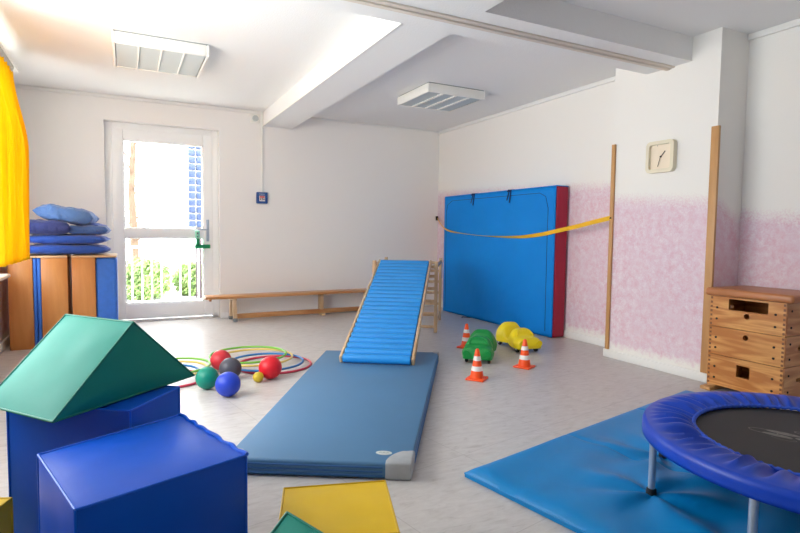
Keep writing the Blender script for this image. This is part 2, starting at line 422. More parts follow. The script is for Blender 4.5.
# left wall with its window
WZ0, WZ1 = .68, 2.26
wins = [(1.9, 5.38)]
MT['wl'] = sponge_wall('left_wall_paint', 1.2, .12)
b = MB()
b.box((XL-W, YF-W, 0), (XL, YB, WZ0)).box((XL-W, YF-W, WZ1), (XL, YB, ZC))
ys = [YF-W, wins[0][0], wins[0][1], YB]
for i in (0, 2): b.box((XL-W, ys[i], WZ0), (XL, ys[i+1], WZ1))
struct(b, 'wall_left', 'wl', 0)
struct(MB().box((XL, YF-W, 0), (XR, YF, ZC)), 'wall_front', 'wall', 0)
for k, (y0, y1) in enumerate(wins):
    fr = MB(); x0, x1 = XL-.16, XL-.09
    f = .07
    fr.box((x0, y0, WZ0), (x1, y1, WZ0+f), .006).box((x0, y0, WZ1-f), (x1, y1, WZ1), .006)
    nn = 3
    for j in range(nn+1):
        yy = y0+(y1-y0-f)*j/nn; fr.box((x0, yy, WZ0+f), (x1, yy+f, WZ1-f), .006)
    wo = struct(fr, 'window_%d' % (k+1), 'doorwhite')
    g = struct(MB().box((XL-.128, y0+f, WZ0+f), (XL-.122, y1-f, WZ1-f)), 'pane', 'glass', 0, wo)
struct(MB().box((XL-.09, 1.85, WZ0-.035), (-.845, 5.46, WZ0-.002), .012, 3), 'trim_1', 'white')
# beams
struct(MB().box((XL, 2.66, ZB), (XP, 3.045, ZC+.01)), 'trim_2', 'ceil', 0)
struct(MB().box((1.538, 3.045, ZB), (1.892, YB, ZC+.01)).box((1.538, YF, ZB), (1.885, 2.66, ZC+.01)), 'trim_3', 'ceil', 0)
b = MB()
b.box((XL, 2.835, ZB-.018), (XP, 2.872, ZB+.002), .003).box((XL, 2.795, ZB-.010), (XP, 2.835, ZB+.002), .003)
struct(b, 'trim_4', 'beamstrip')
struct(MB().box((1.530, 3.045, ZB-.006), (1.545, YB, ZB+.012), .003).box((1.53, YB-.018, ZB-.012), (1.9, YB+.002, ZB+.006), .003), 'trim_5', 'whiteplastic')
# cornice strips and skirtings
def cornice(a, c, n):
    struct(MB().box(a, c, .006), n, 'skirt')
cornice((XL, YB-.022, ZC-.035), (1.53, YB+.002, ZC), 'trim_6')
cornice((1.9, YB-.022, ZC-.02), (XR, YB+.002, ZC), 'trim_7')
cornice((XR-.025, PY1, ZC-.04), (XR+.002, YB, ZC), 'trim_8')
cornice((XR-.025, YF, ZC-.045), (XR+.002, PY0, ZC), 'trim_9')
BH = .068
struct(MB().box((XL, YB-.018, 0), (DX0-.0, YB+.002, BH), .005).box((DX1+.0, YB-.018, 0), (XR, YB+.002, BH), .005), 'baseboard_back', 'skirt')
struct(MB().box((XR-.018, YF, 0), (XR+.002, PY0, BH), .005).box((XR-.018, PY1, 0), (XR+.002, YB, BH), .005), 'baseboard_right', 'skirt')
struct(MB().box((XP-.016, PY0-.016, 0), (XP+.002, PY1+.016, BH), .005).box((XP, PY0-.016, 0), (XR, PY0+.002, BH), .005).box((XP, PY1-.002, 0), (XR, PY1+.016, BH), .005), 'baseboard_pillar', 'skirt')
struct(MB().box((XL-.002, YF, 0), (XL+.018, YB, BH+.01), .005), 'baseboard_left', 'skirt')

# ---------------- balcony door
y0, y1 = YB+.10, YB+.17
b = MB()                                     # outer frame
f = .075
b.box((DX0, y0, 0), (DX0+f, y1, DZ), .006).box((DX1-f, y0, 0), (DX1, y1, DZ), .006).box((DX0+f, y0, DZ-f), (DX1-f, y1, DZ), .006).box((DX0, y0, 0), (DX1, YB+.4, .022))
door = struct(b, 'door_1', 'doorwhite')
lx0, lx1, lz0, lz1 = DX0+.068, DX1-.068, .03, DZ-.068
ly0, ly1 = YB+.085, YB+.15
gx0, gx1 = .0, .848
b = MB()
b.box((lx0, ly0, lz0), (gx0, ly1, lz1), .008).box((gx1, ly0, lz0), (lx1, ly1, lz1), .008)
b.box((gx0-.001, ly0, lz0), (gx1+.001, ly1, .205), .008).box((gx0-.001, ly0, 2.06), (gx1+.001, ly1, lz1), .008).box((gx0-.001, ly0, .968), (gx1+.001, ly1, 1.066), .008)
# glazing beads
for z0_, z1_ in ((.205, .968), (1.066, 2.06)):
    b.box((gx0, ly0+.012, z0_), (gx0+.014, ly1-.01, z1_), .004).box((gx1-.014, ly0+.012, z0_), (gx1, ly1-.01, z1_), .004)
    b.box((gx0, ly0+.012, z0_), (gx1, ly1-.01, z0_+.014), .004).box((gx0, ly0+.012, z1_-.014), (gx1, ly1-.01, z1_), .004)
leaf = struct(b, 'door_leaf', 'doorwhite', parent=door)
struct(MB().box((gx0+.002, ly0+.03, .207), (gx1-.002, ly0+.036, .966)), 'lower_pane', 'glass', 0, door)
struct(MB().box((gx0+.002, ly0+.03, 1.068), (gx1-.002, ly0+.036, 2.058)), 'upper_pane', 'glass', 0, door)
b = MB().box((.877, ly0-.008, .925), (.909, ly0+.002, 1.185), .004)
b.tube([(.893, ly0-.004, 1.065), (.893, ly0-.055, 1.065), (.875, ly0-.06, 1.065), (.775, ly0-.06, 1.063)], .0085, 10)
b.lathe([(.009, 0), (.009, .012), (.006, .014)], 14, mx=Matrix.Translation((.893, ly0-.006, .975)) @ Matrix.Rotation(PI/2, 4, 'X'))
h = struct(b, 'door_handle', 'steel', parent=door)
da = thing('door_alarm', (.78, ly0, .85), 'green emergency exit alarm mounted under the balcony door handle', 'alarm')
part(MB().box((.748, ly0-.034, .955), (.80, ly0-.002, 1.055), .02, 5), 'housing', 'exitpale', da)
b = MB()
b.box((.757, ly0-.055, .862), (.797, ly0-.004, .958), .006).box((.742, ly0-.055, .842), (.915, ly0-.004, .888), .006)
tag(part(b, 'trip_bar', 'exitgreen', da), 'solid green angled bar')
for zz_, rr_ in ((1.02, .010), (.982, .006)):
    part(MB().lathe([(rr_, 0), (rr_, .008)], 14, mx=Matrix.Translation((.774, ly0-.033, zz_)) @ Matrix.Rotation(PI/2, 4, 'X')), 'lock_cylinder', 'ink', da)

# ---------------- outside the door
struct(MB().box((-6, YB+.42, -.2), (8, 16, -.03)), 'ground', 'terrace', 0)
rl = thing('balcony_railing', (.5, 8.0, -.03), 'white metal bar railing outside the glass door', 'railing')
part(MB().tube([(-1.2, 8, .826), (2.4, 8, .826)], .018, 10), 'top_rail', 'white', rl)
part(MB().box((-1.2, 7.988, .075), (2.4, 8.012, .10), .003), 'bottom_rail', 'white', rl)
for i in range(30):
    x = -1.1+.1185*i
    part(MB().tube([(x, 8, .10), (x, 8, .815)], .009, 8), 'baluster', 'white', rl)
for x in (-1.15, 2.35): part(MB().box((x-.02, 7.98, -.03), (x+.02, 8.02, .82), .004), 'post', 'white', rl)
# hedge: leaf-covered body
def leafy(n, cen, half, size, seed):
    rr = random.Random(seed); m = MB()
    for i in range(n):
        d = Vector((rr.gauss(0, 1), rr.gauss(0, 1), rr.gauss(0, 1))).normalized(); s = .55+.45*rr.random()
        p = Vector((cen[0]+d.x*half[0]*s, cen[1]+d.y*half[1]*s, cen[2]+d.z*half[2]*s))
        p.z = max(p.z, 0)
        a = Vector((rr.gauss(0, 1), rr.gauss(0, 1), rr.gauss(0, 1))).normalized(); c = a.orthogonal().normalized(); e = a.cross(c)
        s2 = size*(.6+.8*rr.random())
        m.add([p-c*s2, p+e*s2*.4+a*s2*.15, p+c*s2, p-e*s2*.4+a*s2*.15], [(0, 1, 2, 3)])
    return m
for nm, cen, half, sd, lb in (('hedge_bush', (.25, 9.4, .28), (.44, .38, .36), 3, 'rounded green bush behind the white railing, at its left'),
                          ('hedge_bush', (1.06, 9.75, .22), (.36, .4, .32), 4, 'lower pale green bush behind the railing, right of the rounded bush')):
    t = thing(nm, (cen[0], cen[1], -.03), lb, 'bush')
    part(leafy(2600, cen, half, .045, sd), 'foliage', 'leaf', t, 0)
    part(MB().tube([(cen[0], cen[1], -.03), (cen[0]+.02, cen[1], .2), (cen[0]+.1, cen[1], .45)], [.02, .016, .008], 8), 'stem', 'bark', t)
# bare climbing tree at the left of the upper pane
tr = thing('bare_tree', (.15, 11.2, -.03), 'bare brown tree seen through the upper door pane, at its left', 'tree')
rr = random.Random(5)
part(MB().tube([(.15, 11.2, -.03), (.17, 11.2, .8), (.13, 11.2, 1.7), (.18, 11.2, 2.8), (.16, 11.2, 3.6)], [.09, .075, .06, .045, .02], 10), 'trunk', 'bark', tr)
b = MB()
for i in range(70):
    z = .7+2.7*rr.random(); a = rr.random()*2*PI; l = .15+.4*rr.random()
    p0 = Vector((.15, 11.2, z)); d = Vector((math.cos(a), math.sin(a)*.6, .35+.5*rr.random()))
    p1 = p0+d*l*.5+Vector((0, 0, .04*rr.random())); p2 = p0+d*l
    b.tube([p0, p1, p2], [.012, .008, .003], 5)
    for k in range(3):
        q = p0+(p2-p0)*(.4+.2*k); e = Vector((rr.gauss(0, 1), rr.gauss(0, .6), rr.random())).normalized()*.16
        b.tube([q, q+e], [.005, .002], 4)
part(b, 'branches', 'bark', tr)
# neighbouring glass-block wall
nb = thing('glass_block_panel', (1.1, 9.0, -.03), 'bluish glass block panel seen through the upper pane near the handle', 'building part')
part(MB().box((.885, 9.06, 1.1), (1.5, 9.3, 2.9)), 'panel_wall', 'facade', nb, 0)
b = MB()
for i in range(5):
    for j in range(16):
        b.box((.895+.12*i, 9.0, 1.11+.11*j), (.895+.12*i+.10, 9.07, 1.11+.11*j+.09), .01)
part(b, 'glass_blocks', 'glassblock', nb)
part(MB().box((1.0, 9.02, -.03), (1.08, 9.1, 1.1), .004), 'post', 'postbrown', nb)

# ---------------- ceiling lamps
def lamp(name, cx, cy, s, label, serr):
    t = thing(name, (cx, cy, ZC), label, 'ceiling light', 'square louvre ceiling lights')
    h_ = s/2; zb = 2.418
    m = MB()
    wth = .022
    m.box((cx-h_, cy-h_, zb), (cx-h_+wth, cy+h_, ZC-.008), .006).box((cx+h_-wth, cy-h_, zb), (cx+h_, cy+h_, ZC-.008), .006)
    m.box((cx-h_+wth, cy-h_, zb), (cx+h_-wth, cy-h_+wth, ZC-.008), .006).box((cx-h_+wth, cy+h_-wth, zb), (cx+h_-wth, cy+h_, ZC-.008), .006)
    part(m, 'housing', 'whiteplastic', t)
    part(MB().box((cx-h_+.01, cy-h_+.01, ZC-.02), (cx+h_-.01, cy+h_-.01, ZC)), 'back_plate', 'lampinside', t, 0)
    for k in range(4):
        xa = cx-h_+wth+(s-2*wth)*k/4; xb = cx-h_+wth+(s-2*wth)*(k+1)/4
        m = MB()
        for j in range(18):
            yy = cy-h_+.04+(s-.08)*j/17
            m.obox(((xa+xb)/2, yy, zb+.010), ((xb-xa)/2-.004, 0, 0), (0, .0100, -.003), (0, .0004, .0013))
        part(m, 'louvre', 'louver', t)
    for k in range(3):
        xa = cx-h_+wth+(s-2*wth)*(k+1)/4
        m = MB().box((xa-.006, cy-h_+.02, zb-.001), (xa+.006, cy+h_-.02, zb+.04), .002)
        if serr:
            for j in range(12):
                yy = cy-h_+.05+(s-.1)*j/11; m.box((xa-.015, yy-.012, zb-.003), (xa+.015, yy+.012, zb+.014), .002)
        part(m, 'divider', 'whiteplastic', t)
    return t
lamp('ceiling_lamp', .28, 4.91, .68, 'square white louvre ceiling lamp in front of the balcony door', False)
lamp('ceiling_lamp', 2.965, 4.955, .665, 'square white louvre ceiling lamp nearer the right wall and crash mat', True)

# ---------------- fire alarm parts on the back wall
t = thing('alarm_call_point', (1.517, YB, 1.393), 'small square blue alarm box on the back wall right of the door', 'alarm')
part(MB().box((1.45, YB-.045, 1.395), (1.584, YB+.001, 1.533), .008, 3), 'case', 'alarmblue', t)
part(MB().box((1.479, YB-.049, 1.422), (1.549, YB-.043, 1.489), .002), 'window_plate', 'coneband', t)
b = MB().box((1.484, YB-.051, 1.462), (1.544, YB-.048, 1.486), .001)
tag(part(b, 'red_flag', 'alarmred', t), 'red upper half of the white plate')
b = MB().lathe([(.008, 0), (.008, .004)], 14, mx=Matrix.Translation((1.514, YB-.048, 1.452)) @ Matrix.Rotation(PI/2, 4, 'X'))
b.box((1.511, YB-.051, 1.432), (1.517, YB-.047, 1.452)).box((1.486, YB-.051, 1.438), (1.500, YB-.048, 1.456)).box((1.528, YB-.051, 1.438), (1.542, YB-.048, 1.456))
part(b, 'pictogram', 'ink', t)
b = MB()
for k in range(8): b.box((1.478+.009*k, YB-.047, 1.505), (1.484+.009*k, YB-.044, 1.512))
part(b, 'lettering', 'badge', t)
tag(MB().box((1.513, YB-.016, 1.535), (1.539, YB+.001, ZC-.03), .003).build('cable_duct', 'whiteplastic'), 'thin white cable duct running down to the blue alarm box', 'cable duct')
t = thing('alarm_sounder', (1.44, YB, 2.42), 'round white alarm sounder near the ceiling beside the beam', 'alarm')
part(MB().box((1.385, YB-.02, 2.365), (1.495, YB+.001, 2.475), .012, 3), 'base_plate', 'whiteplastic', t)
part(MB().lathe([(.036, 0), (.036, .02), (.03, .03), (.022, .03), (.02, .026), (.0, .026)], 28, mx=Matrix.Translation((1.44, YB-.018, 2.42)) @ Matrix.Rotation(PI/2, 4, 'X')), 'dome', 'louver', t)

# ---------------- wooden corner battens on the pillar
t1 = MB().box((XP-.018, PY1-.040, BH+.002), (XP+.0, PY1-.004, 1.825), .003).build('corner_batten', 'guard')
tag(t1, 'tall wooden corner batten on the far pillar edge, end of yellow strap', 'batten', 'wooden corner battens')
t1 = MB().box((XP-.018, PY0-.022, BH+.002), (XP+.004, PY0+.036, 1.832), .003).build('corner_batten', 'guard')
tag(t1, 'tall wooden corner batten on the near pillar edge, beside the vaulting box', 'batten', 'wooden corner battens')

# ---------------- wall clock
t = thing('wall_clock', (XP, 2.870, 1.667), 'cream square wall clock with rounded corners on the pillar', 'clock')
def clk(poly_yz, x0, x1, bev=0):
    mx = Matrix(((0, 0, 1, 0), (1, 0, 0, 2.870), (0, 1, 0, 1.667), (0, 0, 0, 1)))
    m = MB(); m.prism(poly_yz, x0, x1, bev, 2, 0, mx); return m
hs = .121
vs, fs = plate(rrect(-hs, -hs, hs, hs, .035), [rrect(-.094, -.094, .094, .094, .018)], .042)
mx = Matrix(((0, 0, 1, XP-.043), (1, 0, 0, 2.870), (0, 1, 0, 1.667), (0, 0, 0, 1)))
part(MB().add(vs, fs, 0, mx), 'case', 'clockcase', t)
part(clk(rrect(-.096, -.096, .096, .096, .018), XP-.02, XP-.001), 'face', 'clockface', t)
def hand(a, l, w, x):
    d = Vector((0, math.sin(a), math.cos(a))); c = Vector((x, 2.870, 1.667))
    return MB().obox(c+d*(l/2-.008), (0, d.y*l/2, d.z*l/2), (0, d.z*w, -d.y*w), (.0012, 0, 0)).lathe([(.006, -.002), (.006, .002)], 12, mx=Matrix.Translation(c) @ Matrix.Rotation(PI/2, 4, 'Y'))
# the viewer looks along +X, so clockwise runs towards -Y
part(hand(math.radians(-42), .062, .003, XP-.024), 'hour_hand', 'black', t)
part(hand(math.radians(-196), .086, .002, XP-.028), 'minute_hand', 'black', t)
part(MB().box((XP-.0215, 2.902, 1.752), (XP-.0195, 2.908, 1.757)), 'twelve_mark', 'badgeink', t)

# ---------------- curtain
def curtain():
    t = thing('curtain', (-.74, 4.9, 2.36), 'yellow curtain hanging at the left window', 'curtain')
    zt, zb = 2.31, .79
    ya, yb = 4.25, 5.40
    def fn(u, v):
        z = zt+(zb+.012-zt)*v
        s = min(1, v/.42); s = s*s*(3-2*s)
        X = -.765+.070*s
        y = ya+(yb-ya)*u
        ph = u*2*PI*8.5
        amp = .018+.016*s
        x = X+amp*math.sin(ph+.5*math.sin(3*v+u*9))-.03+.008*math.sin(ph*2.3+4*v)
        if u > .985: x -= 0
        return Vector((x, y+.010*math.cos(ph)*s+.02*v*(u-.5), z))
    o = part(MB().grid(fn, 150, 40), 'cloth', 'curtain', t, 80)
    md = o.modifiers.new('t', 'SOLIDIFY'); md.thickness = .002
    def hd(u, v):
        y = ya+(yb-ya)*u; ph = u*2*PI*17
        return Vector((-.795+.016*math.sin(ph)+.012*math.sin(v*PI), y, zt-.005+.055*v))
    o = part(MB().grid(hd, 150, 6), 'gathered_heading', 'badge', t, 80)
    md = o.modifiers.new('t', 'SOLIDIFY'); md.thickness = .003
    tag(o, 'pale gathered heading tape')
    r = MB().box((-.82, -.5, zt+.052), (-.77, 5.62, zt+.077), .004)
    for yy in (0, 1.8, 3.6, 5.5): r.box((XL, yy-.01, zt+.055), (-.80, yy+.01, zt+.07))
    rt = r.build('curtain_rail', 'whiteplastic')
    tag(rt, 'white curtain rail above the left window', 'curtain rail')
curtain()

# ---------------- upright wooden seat boxes with blue upholstery, and the pillows
def seatbox(x0, x1, cx0, cx1, label, yf=5.62):
    t = thing('seat_box', ((x0+x1)/2, yf+.25, 0), label, 'storage box', 'upright wooden boxes under the pillows')
    m = MB().box((x0, yf, .0), (x1, yf+.5, .795), .003)
    part(m, 'wooden_body', 'veneer', t)
    part(MB().box((min(x0, cx0), yf, .797), (max(x1, cx1), yf+.5, .815), .004), 'top_edge', 'veneeredge', t)
    part(MB().box((cx0, yf+.008, .004), (cx1, yf+.49, .796), min(.03, abs(cx1-cx0)*.4), 4), 'cushion', 'cushblue', t)
    return t
seatbox(-.892, -.716, -.715, -.688, 'upright brown box with blue cushion, half behind the yellow curtain')
seatbox(-.654, -.456, -.685, -.655, 'upright brown box with thin blue cushion on its left side, middle of the row')
seatbox(-.424, -.240, -.239, -.066, 'upright brown box with a wide blue cushion, next to the balcony door')

def pillow(name, mtl, c, hx, hy, hz, rz=0, tilt=0, seed=0, pinch=.9, label='', sag=0):
    rr = random.Random(seed); m = MB(); n = 26
    for sgn in (1, -1):
        def fn(u, v):
            a = u*2-1; e = v*2-1
            k = (1-a**4)*(1-e**4)
            hgt = hz*max(0, k)**.42
            # corners run out into tips, sides bow in
            px = a*hx*(1-.09*(1-e*e)*abs(a)**3); py = e*hy*(1-.09*(1-a*a)*abs(e)**3)
            w = mnoise.noise(Vector((a*2.1+seed*3.1, e*2.1, seed)))*.32+mnoise.noise(Vector((a*5+seed, e*5, seed*2)))*.14
            hgt *= 1+w*(.9 if sgn > 0 else .2)
            z = sgn*hgt+tilt*px - sag*(a*a+e*e)
            return Vector((px, py, z))
        m.grid(fn, n, n)
    R_ = Matrix.Translation(c) @ Matrix.Rotation(rz, 4, 'Z')
    m.v = [R_ @ v for v in m.v]
    o = m.build(name, mtl, None, 70, loc=c)
    return tag(o, label, 'pillow', 'pillows stacked on the wooden boxes')
pillow('pillow', 'pil1', (-.47, 5.86, .866), .36, .24, .045, .03, 0, 1, label='bright blue pillow at the bottom of the stack')
pillow('pillow', 'pil1', (-.47, 5.86, .958), .345, .235, .044, -.04, 0, 2, label='bright blue pillow second from the bottom of the stack')
pillow('pillow', 'pil2', (-.645, 5.79, 1.062), .21, .19, .066, .12, -.03, 3, label='dark navy pillow in the stack, beside the curtain')
pillow('pillow', 'pil4', (-.29, 5.84, 1.045), .17, .19, .045, -.05, 0, 4, label='small grey-blue pillow in the stack, on its right side above two bright blue ones')
pillow('pillow', 'pil1', (-.30, 5.90, 1.098), .13, .15, .018, -.25, -.1, 5, label='thin deep blue pillow just under the top one')
pillow('pillow', 'pil3', (-.46, 5.83, 1.18), .235, .17, .072, -.12, -.13, 6, label='light denim blue pillow on top of the stack')

# ---------------- gymnastics bench along the back wall
def bench():
    ax, ay = .806, 6.435
    d = Vector((1, .045, 0)).normalized(); s = Vector((d.y, -d.x, 0))     # s points towards the viewer
    t = thing('gym_bench', (1.9, 6.6, 0), 'long low wooden gymnastics bench along the back wall', 'bench')
    L_ = 2.12; wd = .22
    A = Vector((ax, ay, 0))-s*wd/2
    c = A+d*L_/2
    part(MB().obox((c.x, c.y, .284), d*L_/2, s*wd/2, (0, 0, .0155), .006, 3), 'seat_plank', 'beechX', t)
    part(MB().obox((c.x+.15, c.y+.007, .045), d*(L_/2-.22), s*.02, (0, 0, .028), .004), 'lower_rail', 'beechX', t)
    for k, q in enumerate((.33, 1.43, 2.07)):
        p = A+d*q
        if k == 0:
            m = MB(); 
            for sg in (1, -1):
                a = p+s*.055*sg; e = p+s*.115*sg
                m.obox(((a.x+e.x)/2, (a.y+e.y)/2, .14), d*.022, s*.02, Vector((s.x*.03*sg, s.y*.03*sg, -.13)), .003)
            m.obox((p.x, p.y, .255), d*.024, s*.10, (0, 0, .014), .003)
            lg = part(m, 'leg', 'beech', t)
            for sg in (1, -1):
                e = p+s*.113*sg
                tag(part(MB().obox((e.x, e.y, .02), d*.024, s*.024, (0, 0, .02), .004), 'rubber_foot', 'footgrey', lg), 'grey rubber foot')
        else:
            m = MB().obox((p.x, p.y, .17), d*.02, s*.05, (0, 0, .1), .003).obox((p.x, p.y, .012), d*.022, s*.10, (0, 0, .012), .003)
            part(m, 'leg', 'beech', t)
    p = A+d*.06
    part(MB().obox((p.x, p.y, .257), d*.012, s*.09, (0, 0, .012), .003), 'hook_batten', 'beechX', t)
bench()

# ---------------- slide mat, roller slide, trestle
U = Vector((.559, .829, 0)).normalized(); S = Vector((U.y, -U.x, 0))
def slide_mat():
    th = .075
    def fl(x, y):
        p = onz(x, y, th); p.z = 0; return p
    A = fl(224, 457.5); B = fl(411, 464); C_ = fl(438.5, 352)
    wv = B-A; L_ = (C_-B).length; UM = (C_-B).normalized()
    ld = (fl(259.9, 419.5)-A).normalized()
    D_ = A+ld*L_*.985
    q = [A, B, C_, D_]
    t = thing('gym_mat', (1.36, 3.1, 0), 'steel-blue gym mat with grey corner patches under the roller slide', 'mat')
    cen = sum(q, Vector())/4
    part(MB().prism([(p.x, p.y) for p in q], .004, th, .012, 3), 'mat_body', ['slidemat'], t)
    side = MB()
    wn = wv.normalized()
    # stitched side bands with two ribs on the front edge and on the right edge
    out = Vector((wn.y, -wn.x, 0))
    if out.dot(UM) > 0: out = -out
    for z in (.018, .036, .055): side.tube([A+out*.001+wn*.095+Vector((0, 0, z)), B+out*.001-wn*.12+Vector((0, 0, z))], .004, 8)
    for z in (.018, .055): side.tube([B+wn*.001+UM*.15+Vector((0, 0, z)), B+wn*.001+UM*(L_-.08)+Vector((0, 0, z))], .004, 8)
    part(side, 'side_ribs', 'slidematside', t)
    def patch(P, e1, e2, r1, r2):
        # quarter round leather cap around a corner, slightly proud of the mat
        m = MB(); e = .0035; n = 10
        P = P-(e1+e2)*e
        prof = [(0, 0)]+[(r1*math.cos(a), r2*math.sin(a)) for a in [PI/2*i/n for i in range(n+1)]]
        poly = []
        for a, c in prof:
            w_ = P+e1*a+e2*c; poly.append((w_.x, w_.y))
        m.prism(poly, .001, th+.0025, .010, 3)
        return m
    part(patch(B, -wn, UM, .115, .15), 'corner_patch', 'greypatch', t)
    part(patch(A, wn, ld, .09, .12), 'corner_patch', 'greypatch', t)
    part(patch(C_, -wn, -UM, .05, .07), 'corner_patch', 'greypatch', t)
    c = onz(384, 453, th)
    m = MB(); n = 28
    poly = []
    for i in range(n):
        a = 2*PI*i/n; w_ = c+S*.036*math.cos(a)+U*.022*math.sin(a); poly.append((w_.x, w_.y))
    bd = part(MB().prism(poly, th-.002, th+.0015), 'badge', 'badge', t)
    m = MB()
    for k in range(3):
        p = c+S*(-.016+.016*k); m.tube([p+S*-.005+U*-.006+Vector((0, 0, .002)), p+U*.006+Vector((0, 0, .002)), p+S*.006+U*-.004+Vector((0, 0, .002))], .0012, 5)
    part(m, 'badge_mark', 'badgeink', bd)
slide_mat()

def roller_slide():
    c0 = Vector((1.672, 3.648, 0)); hw = .272; T = 1.75; zt = .736; zb = .110
    t = thing('roller_slide', c0+Vector((0, 0, .075)), 'sloping roller slide with blue rollers hung on the wooden trestle', 'slide')
    v = U*T+Vector((0, 0, zt-zb)); ln = v.length; d = v.normalized(); up = S.cross(d).normalized()
    if up.z < 0: up = -up
    for sg in (1, -1):
        c = c0+S*hw*sg+Vector((0, 0, zb))+v/2
        part(MB().obox(c, d*(ln/2+.03), S*.011, up*.028, .006, 3), 'side_rail', 'beech', t)
    n = 24
    for i in range(n):
        p = c0+Vector((0, 0, zb))+d*(-.012+(ln-.015)*i/(n-1))+up*.006
        m = MB().tube([p-S*(hw-.016), p-S*(hw-.022), p+S*(hw-.022), p+S*(hw-.016)], [.028, .0345, .0345, .028], 20)
        part(m, 'roller', 'rollerblue', t)
    # hooks over the trestle's top rung
    for sg in (1, -1):
        c = c0+S*(hw-.0)*sg+Vector((0, 0, zb))+v
        part(MB().obox(c+d*.02-up*.03, d*.03, S*.009, up*.02, .004), 'hook', 'beech', t)
roller_slide()

def trestle():
    RF = Vector((2.938, 4.928, 0)); RR_ = Vector((3.414, 5.632, 0))
    w = .665
    LF = RF-S*w; LR = RR_-S*w
    t = thing('climbing_trestle', (RF+RR_+LF+LR)/4, 'small wooden climbing trestle holding up the roller slide', 'trestle')
    H_ = .757
    for P in (RF, LF, RR_, LR):
        part(MB().obox(P+Vector((0, 0, H_/2)), U*.026, S*.018, (0, 0, H_/2), .004), 'post', 'beech', t)
    for a, b_ in ((LF, RF), (LR, RR_)):
        for z in (.06, .20, .335, .47, .60, .70):
            part(MB().tube([a+Vector((0, 0, z)), b_+Vector((0, 0, z))], .016, 12), 'rung', 'beech', t)
    for a, b_ in ((LF, LR), (RF, RR_)):
        for z in (.09, .71):
            part(MB().obox((a+b_)/2+Vector((0, 0, z)), (b_-a)/2, S*.011, (0, 0, .022), .003), 'side_rail', 'beech', t)
    P = RR_+S*.021
    tag(part(MB().obox(P+Vector((0, 0, .61)), U*.028, S*.004, (0, 0, .10), .003), 'pad', 'rollerblue', t), 'blue pad on the rear post')
trestle()

# ---------------- crash mat leaning at the right wall, yellow strap
def crash_mat():
    x0, x1 = 3.862, 4.028; ya, yb = 4.165, 6.285; z1 = 1.545
    t = thing('crash_mat', (3.95, 5.24, 0), 'large blue crash mat with red sides standing against the right wall', 'mat')
    m = MB()
    part(MB().box((x0+.012, ya, .006), (x1, yb, z1), .016, 3), 'red_core', 'crashred', t)
    def fn(u, v):
        y = ya+.004+(yb-ya-.008)*u; z = .008+(z1-.012)*v
        k = (1-(2*u-1)**6)*(1-(2*v-1)**6)
        w = mnoise.noise(Vector((u*3.2, v*2.6, 4.2)))*.014+mnoise.noise(Vector((u*8, v*3, 1.2)))*.006
        return Vector((x0+.006-.012*k+w*k, y, z))
    o = part(MB().grid(fn, 60, 44), 'front_cover', 'crashblue', t, 60)
    md = o.modifiers.new('t', 'SOLIDIFY'); md.thickness = .010; md.offset = 1 if False else -1
    part(MB().box((x0+.002, ya-.002, z1-.002), (x1, yb, z1+.006), .003), 'top_cover', 'crashblue', t)
    sm = MB()
    ins = .10; xx = x0-.008
    pts = [Vector((xx, ya+ins, .06)), Vector((xx, ya+ins, z1-.22)), Vector((xx, ya+ins+.04, z1-.10)), Vector((xx, ya+ins+.13, z1-.06)), Vector((xx, yb-.20, z1-.06)), Vector((xx, yb-.09, z1-.11)), Vector((xx, yb-.06, z1-.2)), Vector((xx, yb-.06, .06))]
    fine = []
    for a, b_ in zip(pts, pts[1:]):
        for k in range(12): fine.append(a+(b_-a)*k/12)
    fine.append(pts[-1])
    def fx(p):
        u = (p.y-ya-.004)/(yb-ya-.008); v = (p.z-.008)/(z1-.012); return fn(max(0, min(1, u)), max(0, min(1, v))).x-.011
    part(MB().tube([Vector((fx(p), p.y, p.z)) for p in fine], .0028, 6), 'seam', 'navy', t)
    for y in (4.90, 5.61):
        m = MB()
        m.tube([(x0+.05, y, z1+.008), (x0-.004, y, z1+.004), (x0-.016, y+.01, z1-.05), (x0-.018, y+.03, z1-.11)], .006, 8)
        m.tube([(x0+.05, y-.02, z1+.008), (x0-.004, y-.025, z1+.004), (x0-.018, y-.03, z1-.06), (x0-.022, y-.02, z1-.14)], .006, 8)
        m.tube([(x0-.016, y-.035, z1-.012), (x0-.026, y-.01, z1-.0), (x0-.016, y+.02, z1-.012)], .009, 8)
        part(m, 'tie_ribbon', 'navy', t)
    a = onz(462, 317.6, .006)
    part(MB().tube([a, a+Vector((.03, .04, .002)), a+Vector((.13, -.04, 0)), a+Vector((.25, -.12, .0))], .006, 6), 'strap_end', 'navy', t)
crash_mat()

